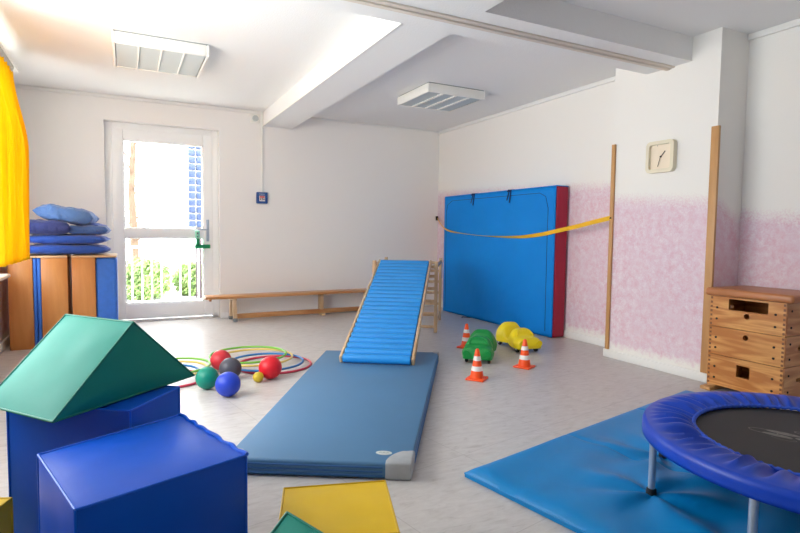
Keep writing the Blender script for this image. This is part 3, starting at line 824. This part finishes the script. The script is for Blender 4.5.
def strap():
    px = [(445.3, 229), (460.5, 233.2), (487.6, 236.2), (518, 237), (540, 234.5), (555, 231.3), (575, 226.8), (592, 222.4)]
    pts = [ony(437.5, 219, YB-.035)]+[onx(a, b_, 3.832) for a, b_ in px]+[Vector((XP-.024, PY1-.02, onx(609, 218, XP-.02).z))]
    t = thing('barrier_strap', pts[0], 'yellow webbing strap stretched slack across the blue crash mat', 'strap')
    # resample smoothly
    fine = []
    for i in range(len(pts)-1):
        p0, p1, p2, p3 = pts[max(i-1, 0)], pts[i], pts[i+1], pts[min(i+2, len(pts)-1)]
        for k in range(8):
            s = k/8
            fine.append(.5*((2*p1)+(p2-p0)*s+(2*p0-5*p1+4*p2-p3)*s*s+(3*p1-p0-3*p2+p3)*s**3))
    fine.append(pts[-1]); n = len(fine)
    m = MB(); vs = []; fs = []
    for i, p in enumerate(fine):
        q = i/(n-1)
        hgt = .020; tw = math.radians(18+62*math.exp(-((q-.30)/.17)**2))
        dz = Vector((-math.sin(tw), 0, math.cos(tw)))*hgt
        nx = Vector((math.cos(tw), 0, math.sin(tw)))*.0012
        vs += [p+dz+nx, p-dz+nx, p-dz-nx, p+dz-nx]
    for i in range(n-1):
        a = i*4; b_ = a+4
        for j in range(4): fs.append((a+j, a+(j+1) % 4, b_+(j+1) % 4, b_+j))
    fs += [(0, 1, 2, 3), (n*4-4, n*4-3, n*4-2, n*4-1)]
    part(m.add(vs, fs), 'webbing', 'tape', t, 50)
    p = pts[0]
    part(MB().box((p.x-.012, YB-.03, p.z-.02), (p.x+.014, YB, p.z+.04), .004).tube([p+Vector((0, .02, .03)), p+Vector((0, -.006, .02)), p+Vector((0, -.004, -.012))], .005, 8), 'wall_hook', 'bolt', t)
    e = pts[-1]
    part(MB().lathe([(.008, 0), (.008, .006), (.004, .009)], 12, mx=Matrix.Translation((XP-.018, PY1-.02, e.z)) @ Matrix.Rotation(-PI/2, 4, 'Y')), 'screw', 'bolt', t)
strap()

# ---------------- traffic cones
def make_cone(p, rz, label, h=.225):
    t = thing('traffic_cone', (p.x, p.y, 0), label, 'cone', 'small traffic cones on the floor', rz)
    b_ = .067; k = h/.225
    lpart(MB().box((-b_, -b_, 0), (b_, b_, .014), .005, 3), 'base', 'orange', t)
    R0, R1 = .050, .013
    def r(z): return R0+(R1-R0)*((z-.014)/(h-.014))
    lpart(MB().lathe([(R0, .012), (r(.06*k), .06*k), (r(.12*k), .12*k), (r(.2*k), .2*k), (R1, h-.006), (R1-.005, h)], 28), 'cone_body', 'orange', t)
    for z0_, z1_ in ((.066*k, .100*k), (.140*k, .172*k)):
        lpart(MB().lathe([(r(z0_), z0_), (r(z0_)+.0015, z0_+.001), (r(z1_)+.0015, z1_-.001), (r(z1_), z1_)], 28), 'white_band', 'coneband', t)['label'] = 'white band'
    # small printed mark on the upper band
    m = MB()
    for j in range(4):
        a = -PI/2+.2+.16*j; z = .156*k
        rr_ = r(z)+.0018
        m.obox((rr_*math.cos(a), rr_*math.sin(a), z), Vector((-math.sin(a), math.cos(a), 0))*.0022, Vector((math.cos(a), math.sin(a), 0))*.0006, (0, 0, .004))
    lpart(m, 'print', 'ink', t)
    return t
make_cone(onz(476.8, 379.2), .65, 'orange and white cone nearest the viewer, in front of the green car')
make_cone(onz(524.3, 367.2), .45, 'orange and white cone in front of the yellow car')
make_cone(onz(466.2, 347.6), .5, 'orange and white cone half hidden behind the green car')

# ---------------- ride-on toy cars
def toy_car(c, ang, mtl, label, hgt=.235):
    """nose points along local -Y"""
    t = thing('toy_car', (c.x, c.y, 0), label, 'toy car', 'ride-on toy cars on the floor', ang)
    L_, Wd = .48, .235
    # profile heights along the body: blunt nose, bonnet, windscreen hump, seat dip, backrest hump
    prof = [(-.50, .108), (-.48, .130), (-.43, .138), (-.34, .142), (-.29, .148), (-.24, .182), (-.19, .198), (-.12, .200), (-.05, .186), (.00, .142), (.04, .100), (.09, .086), (.14, .098), (.18, .150), (.22, .202), (.29, .222), (.37, .218), (.43, .194), (.48, .15), (.50, .10)]
    wid = [(-.5, .108), (-.46, .117), (-.36, .119), (-.25, .118), (-.1, .108), (.02, .080), (.10, .070), (.21, .106), (.35, .119), (.45, .110), (.5, .085)]
    def itp(tab, x):
        for (a, b_), (c_, d) in zip(tab, tab[1:]):
            if x <= c_:
                s = (x-a)/(c_-a); s = s*s*(3-2*s) if tab is prof else s
                return b_+(d-b_)*s
        return tab[-1][1]
    def fn(u, v):
        # u around the section (0..1 from left sill over the top to right sill), v along
        x = -.5+v
        hh = itp(prof, x)*hgt/.235; ww = itp(wid, x)
        a = PI*u
        ca, sa = math.cos(a), math.sin(a)
        ex = .48
        yy = ww*math.copysign(abs(ca)**ex, ca)
        z0_ = .040
        zz = z0_+(hh-z0_)*abs(sa)**(.5)
        # cabin narrower than fenders
        nar = 1-.30*max(0, (zz-.125)/.10)**1.3
        # fenders bulge at the wheels
        fb = math.exp(-((x+.36)/.085)**2)+math.exp(-((x-.36)/.085)**2)
        bul = .014*fb*math.exp(-((zz-.085)/.035)**2)
        yy = yy*nar+math.copysign(bul, ca)*min(1, abs(ca)*2)
        return Vector((yy, x*L_, zz))
    NU, NV = 41, 80
    m = MB().grid(fn, NU, NV)
    for jv, yo in ((0, -.010), (NV-1, .008)):          # rounded nose and tail caps
        ring = [m.v[jv*NU+i] for i in range(NU)]
        cc = sum(ring, Vector())/NU; cc.z = .03+(max(p.z for p in ring)-.03)*.5
        prev = ring; idx = [jv*NU+i for i in range(NU)]
        for k in (1, 2, 3):
            q = 1-k/3*.999; off = yo*math.sin(PI/2*k/3)
            o_ = len(m.v); m.v += [Vector((cc.x+(p.x-cc.x)*q, p.y+off, cc.z+(p.z-cc.z)*q)) for p in ring]
            cur = [o_+i for i in range(NU)]
            for i in range(NU):
                m.f.append((idx[i], idx[(i+1) % NU], cur[(i+1) % NU], cur[i])); m.m.append(0)
            idx = cur
        m.f.append(tuple(idx)); m.m.append(0)
    for jv in range(NV-1):                               # underside
        m.f.append((jv*NU, jv*NU+NU-1, (jv+1)*NU+NU-1, (jv+1)*NU)); m.m.append(0)
    body = lpart(m, 'body', mtl, t, 60)
    # headlights / bonnet ridges moulded on
    m = MB()
    for sx in (-1, 1):
        m.lathe([(.0, 0), (.012, .0), (.024, -.012), (.027, -.03)], 20, mx=Matrix.Translation((sx*.085, -.236, .088)) @ Matrix.Rotation(PI/2, 4, 'X') @ Matrix.Scale(-1, 4, (0, 0, 1)) @ Matrix.Translation((0, 0, .012)))
        for k in range(2):
            m.tube([(sx*(.012+.02*k), -.2335, .105), (sx*(.013+.021*k), -.20, .1325), (sx*(.014+.022*k), -.158, .140)], .0035, 8)
    lpart(m, 'bonnet_relief', mtl, body, 60)
    # window frame relief on the windscreen hump
    pts = []
    for k in range(19):
        a = PI*k/18
        pts.append(Vector((math.cos(a)*.076, -.146+.052*math.sin(a), .145+.050*math.sin(a)**.8)))
    lpart(MB().tube(pts, .005, 8), 'windscreen_frame', mtl, body, 60)
    for sx in (-1, 1):
        for sy in (-.36, .36):
            w_ = lpart(MB().lathe([(.0, -.012), (.030, -.012), (.036, -.007), (.036, .007), (.030, .012), (0, .012)], 22, mx=Matrix.Translation((sx*.092, sy*L_, .036)) @ Matrix.Rotation(PI/2, 4, 'Y')), 'wheel', 'black', t)
            lpart(MB().lathe([(0, .0), (.016, 0), (.013, .003), (0, .004)], 16, mx=Matrix.Translation((sx*.1042, sy*L_, .036)) @ Matrix.Rotation(PI/2*sx, 4, 'Y')), 'hubcap', 'steel', w_)
    return t
gc = Vector((2.567, 3.62, 0))+Vector((.66, .75, 0))*.17
toy_car(gc, math.atan2(.75, .66)-PI/2, 'cargreen', 'green ride-on toy car between the cones')
yc = Vector((3.215, 3.80, 0))+Vector((.16, .985, 0))*.15
toy_car(yc, math.atan2(.98, .19)-PI/2, 'caryellow', 'yellow ride-on toy car in front of the blue crash mat')

# ---------------- vaulting box
def vault():
    x0, x1 = 3.60, 3.985; ya, yb = 1.862, 2.345
    t = thing('vaulting_box', ((x0+x1)/2, (ya+yb)/2, 0), 'wooden vaulting box with tan leather top beside the pillar', 'vaulting box')
    zs = [(.040, .247), (.251, .441), (.445, .652)]
    th = .02
    def f2z(v): return v
    for i, (z0_, z1_) in enumerate(zs):
        m = MB()
        H_ = z1_-z0_; Wd = yb-ya
        holes = []
        if i == 2:
            holes = [rrect(.105, H_-.085, .355, H_-.012, .006), circ(.235, H_-.115, .018)]
        elif i == 1: holes = [circ(.235, H_-.045, .018)]
        else: holes = [rrect(.20, .088, .285, .168, .004)]
        # local x runs from the near end (ya) to the far end (yb)
        vs, fs = plate(rect(0, 0, Wd, H_), holes, th)
        mx = Matrix(((0, 0, 1, x0), (1, 0, 0, ya), (0, 1, 0, z0_), (0, 0, 0, 1)))
        m.add(vs, fs, 0, mx)
        vs, fs = plate(rect(0, 0, Wd, H_), [], th)
        m.add(vs, fs, 0, Matrix(((0, 0, 1, x1-th), (1, 0, 0, ya), (0, 1, 0, z0_), (0, 0, 0, 1))))
        Ld = x1-x0-2*th
        sl = [rrect(Ld/2-.045, H_/2-.0, Ld/2+.045, H_/2+.028, .0139)]
        for yy in (ya, yb-th):
            vs, fs = plate(rect(0, 0, Ld, H_), sl, th)
            m.add(vs, fs, 1, Matrix(((1, 0, 0, x0+th), (0, 0, 1, yy), (0, 1, 0, z0_), (0, 0, 0, 1))))
        # finger joints at the front corners
        nf = 7
        for k in range(nf):
            zz = z0_+H_*(k+.25)/nf
            for yy in (ya, yb-th):
                m.box((x0-.0006, yy+.002, zz), (x0+.004, yy+th-.004, zz+H_/nf*.5), mi=2)
        sec = part(m, 'box_section', ['pine', 'pineX', 'endgrain'], t, 30)
        for yy in (ya+.06, yb-.05):
            for zz in (z0_+H_*.25, z0_+H_*.62):
                part(MB().lathe([(.0075, 0), (.0075, .003), (.004, .005)], 12, mx=Matrix.Translation((x0, yy, zz)) @ Matrix.Rotation(-PI/2, 4, 'Y')), 'bolt', 'bolt', sec)
        for xx in (x0+.06, x1-.06):
            for zz in (z0_+H_*.25, z0_+H_*.75):
                part(MB().lathe([(.0075, 0), (.0075, .003), (.004, .005)], 12, mx=Matrix.Translation((xx, ya, zz)) @ Matrix.Rotation(PI/2, 4, 'X')), 'bolt', 'bolt', sec)
    part(MB().box((x0-.032, ya-.052, .653), (x1+.028, yb+.024, .706), .018, 4), 'leather_top', 'leather', t)
    for yy in (ya+.02, yb-.055):
        part(MB().box((x0-.045, yy, .0), (x1+.02, yy+.075, .024), .006, 3).box((x0+.02, yy+.01, .023), (x1-.02, yy+.065, .041)), 'foot', 'guard', t)
vault()

# ---------------- wrinkled blue mat and the trampoline
A0 = Vector((1.296, 1.906, 0)); D1 = Vector((.98, .199, 0)).normalized(); D2 = Vector((D1.y, -D1.x, 0))
TC = Vector((2.293, 1.041, 0)); TR, TZ, TI = .607, .31, .418
MTH = .046
legs = [TC+Vector((math.cos(math.radians(a)), math.sin(math.radians(a)), 0))*.588 for a in [9.2+45*k for k in range(8)]]
def blue_mat():
    La, Lb = 2.06, 1.9
    t = thing('folding_mat', A0+D1*La/2+D2*Lb/2, 'bright blue wrinkled mat lying under the trampoline', 'mat')
    def top(a, c):
        p = A0+D1*a+D2*c
        e = min(a, La-a, c, Lb-c)
        edge = 1-math.exp(-(max(0, e)/.022)**1.2)
        h_ = MTH*(.42+.58*edge)
        for i, lg in enumerate(legs):
            r = (p-lg).length
            h_ -= .010*math.exp(-(r/.05)**2)
            th_ = math.atan2(p.y-lg.y, p.x-lg.x)
            fold = math.sin(th_*5+i*1.7+2.2*mnoise.noise(Vector((p.x*2.5, p.y*2.5, i))))
            h_ += .012*fold*math.exp(-((r-.15)/.17)**2)*edge
        w = mnoise.noise(Vector((p.x*1.6+p.y*1.1, p.y*5.2-p.x*1.6, 2.3)))
        h_ += .019*w*edge*math.exp(-max(0, a-1.1)/.5)
        # two fold grooves
        for g in (La*.345, La*.675):
            h_ -= .010*math.exp(-((a-g)/.010)**2)*edge
        return h_
    na, nc = 170, 150
    def fn(u, v):
        a = La*u; c = Lb*v; p = A0+D1*a+D2*c
        p.z = top(a, c)-.0
        return p
    m = MB().grid(fn, na, nc)
    # skirt down to the floor
    loop = [i for i in range(na)]+[j*na+na-1 for j in range(1, nc)]+[(nc-1)*na+i for i in range(na-2, -1, -1)]+[j*na for j in range(nc-2, 0, -1)]
    o = len(m.v)
    cen = A0+D1*La/2+D2*Lb/2
    for i in loop:
        v = m.v[i].copy(); v.z = .002; m.v.append(v)
    k = len(loop)
    for i in range(k):
        m.f.append((loop[i], loop[(i+1) % k], o+(i+1) % k, o+i)); m.m.append(0)
    m.f.append(tuple(o+i for i in range(k))); m.m.append(0)
    part(m, 'mat_cover', 'cyan', t, 50)
    q = [A0, A0+D1*La, A0+D1*La+D2*Lb, A0+D2*Lb]
    mm = MB()
    for i in range(4):
        e = (q[(i+1) % 4]-q[i]).normalized(); mm.tube([q[i]+Vector((0, 0, .018)), q[(i+1) % 4]+Vector((0, 0, .018))], .0035, 8)
    part(mm, 'edge_piping', 'cyan', t)
blue_mat()

def trampoline():
    t = thing('mini_trampoline', (TC.x, TC.y, 0), 'round mini trampoline with royal blue padded rim, standing on the wrinkled blue mat', 'trampoline')
    zr = TZ
    def pad(u, v):
        a = 2*PI*u
        # v: 0 inner hem -> 1 outer bottom
        wr = mnoise.noise(Vector((math.cos(a)*9, math.sin(a)*9, .4)))+.55*mnoise.noise(Vector((math.cos(a)*21, math.sin(a)*21, 3.4)))
        if v < .72:
            s = v/.72
            r = TI+(TR-.018-TI)*s
            a2 = a+.05*s*mnoise.noise(Vector((math.cos(a)*5, math.sin(a)*5, 7.7)))
            puff = math.sin(PI*min(1, s*1.02))**.7
            z = zr-.012+.016*s+.012*puff+(wr+.6*math.sin(a*58+3*mnoise.noise(Vector((math.cos(a)*4, math.sin(a)*4, 1)))))*.026*(1-s)**.6*puff
        else:
            s = (v-.72)/.28; b_ = s*PI*.62
            r = TR-.018+.020*math.sin(b_)
            z = zr+.004-.030+.030*math.cos(b_)-max(0, s-.7)*.06
            a2 = a
        return Vector((TC.x+r*math.cos(a2), TC.y+r*math.sin(a2), z))
    o = part(MB().grid(pad, 340, 34, wrapu=True), 'pad_cover', 'padblue', t, 70)
    md = o.modifiers.new('t', 'SOLIDIFY'); md.thickness = .003; md.offset = -1
    n = 260; pts = []
    for i in range(n):
        a = 2*PI*i/n; r = TI+.004*math.sin(a*130); pts.append((TC.x+r*math.cos(a), TC.y+r*math.sin(a), zr-.010+.003*math.sin(a*97)))
    part(MB().tube(pts, .0075, 8, closed=True), 'elastic_hem', 'padelastic', t)
    j = part(MB().lathe([(0, zr-.022), (.43, zr-.022), (.43, zr-.026), (0, zr-.026)], 72, (TC.x, TC.y, 0)), 'jumping_mat', 'jump', t)
    # worn printed lettering-like swoosh in the middle of the mat: two ovals and strokes
    m = MB(); zz = zr-.0216
    c = onz(769, 432, zz); d = (onz(800, 442, zz)-onz(755, 432, zz)).normalized(); e = Vector((-d.y, d.x, 0))
    def blob(cc, ra, rb, n_=24):
        vs = [cc+d*ra*math.cos(2*PI*k/n_)+e*rb*math.sin(2*PI*k/n_) for k in range(n_)]; m.add(vs, [tuple(range(n_))])
    def ring(cc, ra, rb, w_=.004, n_=40):
        vs = []
        for k in range(n_):
            a = 2*PI*k/n_; vs += [cc+d*ra*math.cos(a)+e*rb*math.sin(a), cc+d*(ra-w_)*math.cos(a)+e*(rb-w_)*math.sin(a)]
        m.add(vs, [(2*k, 2*((k+1) % n_), 2*((k+1) % n_)+1, 2*k+1) for k in range(n_)])
    ring(c-d*.02+e*.0, .05, .026)
    blob(c+d*.045+e*.022, .06, .016); blob(c+d*.03-e*.018, .05, .015); blob(c+d*.13-e*.008, .045, .016); blob(c+d*.125+e*.03, .03, .011)
    ring(c+d*.12+e*.075, .05, .018); ring(c+d*.055-e*.045, .04, .016, .002)
    part(m, 'print', 'jumpprint', j, 0)
    part(MB().tube([(TC.x+.575*math.cos(2*PI*i/72), TC.y+.575*math.sin(2*PI*i/72), zr-.03) for i in range(72)], .0135, 10, closed=True), 'frame_ring', 'steel', t)
    for k in range(36):
        a = 2*PI*(k+.5)/36; ca, sa = math.cos(a), math.sin(a)
        part(MB().tube([(TC.x+.425*ca, TC.y+.425*sa, zr-.024), (TC.x+.57*ca, TC.y+.57*sa, zr-.028)], .004, 6), 'spring', 'steel', t)
    for lg in legs:
        loc_z = .036
        l_ = part(MB().tube([(lg.x, lg.y, loc_z+.006), (lg.x, lg.y, zr-.026)], .0135, 14), 'leg', 'steel', t)
        part(MB().lathe([(.019, 0), (.021, .004), (.018, .034), (.0145, .036)], 18, (lg.x, lg.y, loc_z)), 'rubber_foot', 'black', l_)
trampoline()

# ---------------- foam building blocks
def piped(m, corners, edges, r=.0038):
    for a, b_ in edges: m.tube([corners[a], corners[b_]], r, 8)
    return m
def inset_pts(pts, cen, k): return [cen+(p-cen)*k for p in pts]
def foam_prism(name, poly, z0, z1, mtl, pipe, label, cat, group=None, wavy=None, puff=.010):
    """upright foam block: softly puffed faces, stitched edges"""
    poly = [Vector((p[0], p[1], 0)) for p in poly]
    n = len(poly); c = sum(poly, Vector())/n
    area = sum(poly[i].x*poly[(i+1) % n].y-poly[(i+1) % n].x*poly[i].y for i in range(n))
    if area < 0: poly = poly[::-1]
    t = thing(name, (c.x, c.y, z0), label, cat, group)
    lo = [p+Vector((0, 0, z0)) for p in poly]; hi = [p+Vector((0, 0, z1)) for p in poly]
    m = MB(); g = 18
    def bil(a, b_, c_, d, u, v): return a*(1-u)*(1-v)+b_*u*(1-v)+c_*u*v+d*(1-u)*v
    for i in range(n):
        a, b_, c_, d = lo[i], lo[(i+1) % n], hi[(i+1) % n], hi[i]
        nr = (b_-a).cross(d-a).normalized()
        def fn(u, v):
            k = ((1-(2*u-1)**4)*(1-(2*v-1)**4))
            p = bil(a, b_, c_, d, u, v)
            return p+nr*k*(puff+.004*mnoise.noise(p*9))
        m.grid(fn, g, g)
    if n == 4:
        def fn(u, v):
            k = ((1-(2*u-1)**4)*(1-(2*v-1)**4)); p = bil(hi[0], hi[1], hi[2], hi[3], u, v)
            return p+Vector((0, 0, 1))*k*(puff+.004*mnoise.noise(p*9))
        m.grid(fn, g, g)
        m.add([lo[3], lo[2], lo[1], lo[0]], [(0, 1, 2, 3)])
    else:
        ct = sum(hi, Vector())/n
        for i in range(n):
            def fn(u, v):
                p = (hi[i]*(1-u)+hi[(i+1) % n]*u)*(1-v)+ct*v
                return p+Vector((0, 0, 1))*puff*(1-(1-v)**3)
            m.grid(fn, g, g)
        m.add(lo[::-1], [tuple(range(n))])
    body = part(m, 'foam_body', mtl, t, 40)
    pm = MB()
    for ring in (hi, lo):
        for i in range(n): 
            a, b_ = ring[i], ring[(i+1) % n]
            k = 40; pts = []
            for j in range(k+1):
                s = j/k; p = a+(b_-a)*s
                if wavy is not None and ring is hi and i == wavy:
                    p = p+Vector((0, 0, .0028*math.sin(s*34+2*math.sin(s*9))*max(0, math.sin(PI*s))**.5+.002))+(p-c-Vector((0, 0, p.z))).normalized()*.003*math.sin(s*34+1)
                pts.append(p)
            pm.tube(pts, .006 if (wavy is not None and ring is hi and i == wavy) else .0038, 8)
    for i in range(n): pm.tube([lo[i], hi[i]], .0038, 8)
    tag(part(pm, 'piping', pipe, t), None)
    return t
CB = [(-.224, 1.766), (-.109, 1.378), (.295, 1.522), (.159, 1.955)]
foam_prism('foam_cube', CB, 0, .422, 'vblue', 'vblue_pipe', 'blue foam cube nearest the viewer, with a puckered top seam', 'foam block', 'soft foam building blocks', wavy=2)
KB = .905
C1 = Vector((.008, 2.106, 0))*KB; E1 = Vector((.181, .246, 0))*KB; E2 = Vector((-.403, .294, 0))*KB
foam_prism('foam_block', [C1, C1+E1, C1+E1+E2, C1+E2], 0, .472, 'vblue', 'vblue_pipe', 'blue foam block carrying the green roof-shaped wedge', 'foam block', 'soft foam building blocks', puff=.005)
def roof_wedge():
    zw = .483
    W0 = Vector((-.217*KB, 2.05*KB, zw)); W1 = Vector((.26*KB, 2.473*KB, zw)); D = Vector((-.242, .312, 0))*KB
    AP = Vector((.0245*KB, 2.262*KB, CAM.z-(CAM.z-.702)*KB))
    t = thing('foam_wedge', ((W0+W1+D)/2).xy.to_3d()+Vector((0, 0, zw)), 'green foam wedge lying like a roof on the blue foam block', 'foam block', 'soft foam building blocks')
    m = MB(); g = 18
    def quad(a, b_, c_, d, pf=.010):
        nr = (b_-a).cross(d-a).normalized()
        def fn(u, v):
            k = ((1-(2*u-1)**4)*(1-(2*v-1)**4)); p = a*(1-u)*(1-v)+b_*u*(1-v)+c_*u*v+d*(1-u)*v
            return p+nr*k*(pf+.004*mnoise.noise(p*9))
        m.grid(fn, g, g)
    quad(W0, AP, AP+D, W0+D); quad(AP, W1, W1+D, AP+D); quad(W1, W0, W0+D, W1+D, 0)
    for tri, sg in (((W0, W1, AP), 1), ((W1+D, W0+D, AP+D), 1)):
        ct = sum(tri, Vector())/3; nr = (tri[1]-tri[0]).cross(tri[2]-tri[0]).normalized()
        for i in range(3):
            a, b_ = tri[i], tri[(i+1) % 3]
            m.grid(lambda u, v: (a*(1-u)+b_*u)*(1-v)+ct*v+nr*.010*(1-(1-v)**3), g, 8)
    # outward normals
    cen = (W0+W1+AP)/3+D/2
    part(m, 'foam_body', 'vgreen', t, 40)
    pm = MB()
    for o_ in (Vector(), D):
        for a, b_ in ((W0, AP), (AP, W1), (W1, W0)): pm.tube([a+o_, b_+o_], .0038, 8)
    for a in (W0, W1, AP): pm.tube([a, a+D], .0038, 8)
    part(pm, 'piping', 'vgreen_pipe', t)
roof_wedge()
YQ = [onz(284, 488.5, .2), onz(385, 481, .2), onz(399, 533, .2)]; YQ.append(YQ[0]+YQ[2]-YQ[1])
foam_prism('foam_block', YQ, 0, .2, 'vyellow', 'vyellow_pipe', 'low yellow foam block in front of the roller slide mat', 'foam block', 'soft foam building blocks', puff=.004)
YL = Vector((-.332, 2.035, 0)); ya_ = Vector((-.92, .39, 0)).normalized(); yb_ = Vector((-.39, -.92, 0)).normalized()
foam_prism('foam_block', [YL, YL+ya_*.4, YL+ya_*.4+yb_*.4, YL+yb_*.4], 0, .2, 'vyellow', 'vyellow_pipe', 'yellow foam block at the left edge beside the blue foam cube', 'foam block', 'soft foam building blocks', puff=.004)
G0 = Vector((.328, 1.212, 0)); ga = Vector((.348, -.937, 0)); gb = Vector((-.594, -.804, 0))
foam_prism('foam_wedge', [G0, G0+ga*.62, G0+gb*.46], 0, .395, 'vgreen', 'vgreen_pipe', 'green foam wedge standing upright in front of the yellow block', 'foam block', 'soft foam building blocks', puff=.004)

# ---------------- balls and hoops
def ball(px, py, rpx, c, nm, label):
    r = .08
    for _ in range(8):
        p = onz(px, py, r); r = rpx*((p-CAM).dot(FW))/FPX
    m = MB(); n = 28
    prof = [(r*math.sin(PI*i/20), -r*math.cos(PI*i/20)) for i in range(21)]; prof[0] = (0, -r); prof[-1] = (0, r)
    m.lathe(prof, 36)
    o = m.build('ball', balls(nm, c), None, 60); o.location = (p.x, p.y, r+.0005)
    t = tag(o, label, 'ball', 'gymnastics balls on the floor')
    v = MB().lathe([(0, 0), (r*.06, 0), (r*.05, .0015), (0, .002)], 12)
    o2 = v.build('valve', 'ink', None, 40); o2.parent = o
    rot = Matrix.Rotation(2.2, 4, (1, .3, .2)); dirv = rot @ Vector((0, 0, 1))
    o2.matrix_local = Matrix.Translation(dirv*(r-.001)) @ rot
    return o
ball(228, 384.3, 12.3, (36, 66, 190), 'blue', 'royal blue ball in front of the dark grey ball')
ball(207.2, 378, 11.2, (0, 132, 112), 'green', 'teal green ball beside the tip of the green wedge')
ball(270.3, 367.6, 11.4, (212, 22, 40), 'red', 'bright red ball in front of the right hoops')
ball(258.3, 377.2, 5.3, (196, 168, 40), 'yellow', 'small mustard yellow ball touching the bright red ball')
ball(230.4, 368.6, 10.9, (72, 72, 84), 'grey', 'dark grey ball behind the royal blue ball')
ball(220.9, 360.2, 10.2, (196, 46, 58), 'darkred', 'dull red ball at the back, behind the dark grey ball')
HC = {'green': (120, 190, 70), 'yellow': (226, 200, 110), 'blue': (40, 120, 190), 'red': (206, 60, 84)}
for k, v in HC.items(): MT['hoop_'+k] = mat('hoop_'+k, v, .35)
def hoop(px, py, wpx, c, lvl, label, tiltx=0):
    z = .009+.0185*lvl
    p = onz(px, py, z); R_ = wpx/2*((p-CAM).dot(FW))/FPX
    n = 72
    m = MB().tube([(R_*math.cos(2*PI*i/n), R_*math.sin(2*PI*i/n), 0) for i in range(n)], .0085, 10, closed=True)
    o = m.build('hoop', 'hoop_'+c, None, 60); o.location = (p.x, p.y, z)
    return tag(o, label, 'hoop', 'gymnastics hoops on the floor')
hoop(274, 364.2, 73, 'red', 0, 'red hoop lying rightmost of the right-hand hoops')
hoop(266, 361.6, 73, 'blue', 1, 'blue hoop among the right-hand hoops')
hoop(255.0, 357.0, 73, 'yellow', 2, 'pale yellow hoop among the right-hand hoops')
hoop(248.6, 354.3, 73, 'green', 3, 'green hoop lying on top of the right-hand hoops')
hoop(169, 379, 68, 'red', 0, 'red hoop partly hidden behind the green roof wedge')
hoop(162, 373, 68, 'blue', 1, 'blue hoop partly hidden behind the green roof wedge')
hoop(171, 369.5, 68, 'yellow', 2, 'pale yellow hoop partly hidden behind the green roof wedge')
hoop(174, 366, 68, 'green', 3, 'green hoop behind the green roof wedge, topmost there')

# ------------------------------------------------------------------ light
w = bpy.data.worlds.new('sky'); SC.world = w; w.use_nodes = True
wnt = w.node_tree; bg = wnt.nodes['Background']
wtc = N(wnt, 'ShaderNodeTexCoord'); wsep = N(wnt, 'ShaderNodeSeparateXYZ'); L(wnt, wtc.outputs['Generated'], wsep.inputs[0])
wr = N(wnt, 'ShaderNodeValToRGB'); L(wnt, wsep.outputs['Z'], wr.inputs['Fac'])
wm = N(wnt, 'ShaderNodeMapRange'); L(wnt, wsep.outputs['Z'], wm.inputs['Value']); wm.inputs['From Min'].default_value = -1; wm.inputs['From Max'].default_value = 1
L(wnt, wm.outputs[0], wr.inputs['Fac'])
wr.color_ramp.elements[0].position = .47; wr.color_ramp.elements[0].color = (.98, .965, .945, 1)      # sunlit ground
wr.color_ramp.elements[1].position = .53; wr.color_ramp.elements[1].color = (.81, .81, .81, 1)                     # hazy bright sky
L(wnt, wr.outputs['Color'], bg.inputs['Color']); bg.inputs['Strength'].default_value = 5.0
def portal(c, rot, sx, sy):
    l = bpy.data.lights.new('window_daylight', 'AREA'); l.shape = 'RECTANGLE'; l.size = sx; l.size_y = sy
    l.cycles.is_portal = True
    o = bpy.data.objects.new('window_daylight', l); COL.objects.link(o); o.location = c; o.rotation_euler = rot
for y0, y1 in wins: portal((XL-.20, (y0+y1)/2, (WZ0+WZ1)/2), (0, -PI/2, 0), WZ1-WZ0, y1-y0)
portal(((DX0+DX1)/2, YB+.3, DZ/2), (-PI/2, 0, 0), DX1-DX0, DZ)
vs_ = SC.view_settings
vs_.view_transform = 'Standard'; vs_.look = 'None'; vs_.gamma = 1; vs_.use_curve_mapping = False
vs_.exposure = 1.46
SC.cycles.use_denoising = True
SC.cycles.max_bounces = 10; SC.cycles.diffuse_bounces = 6; SC.cycles.transparent_max_bounces = 12
SC.cycles.sample_clamp_indirect = 6
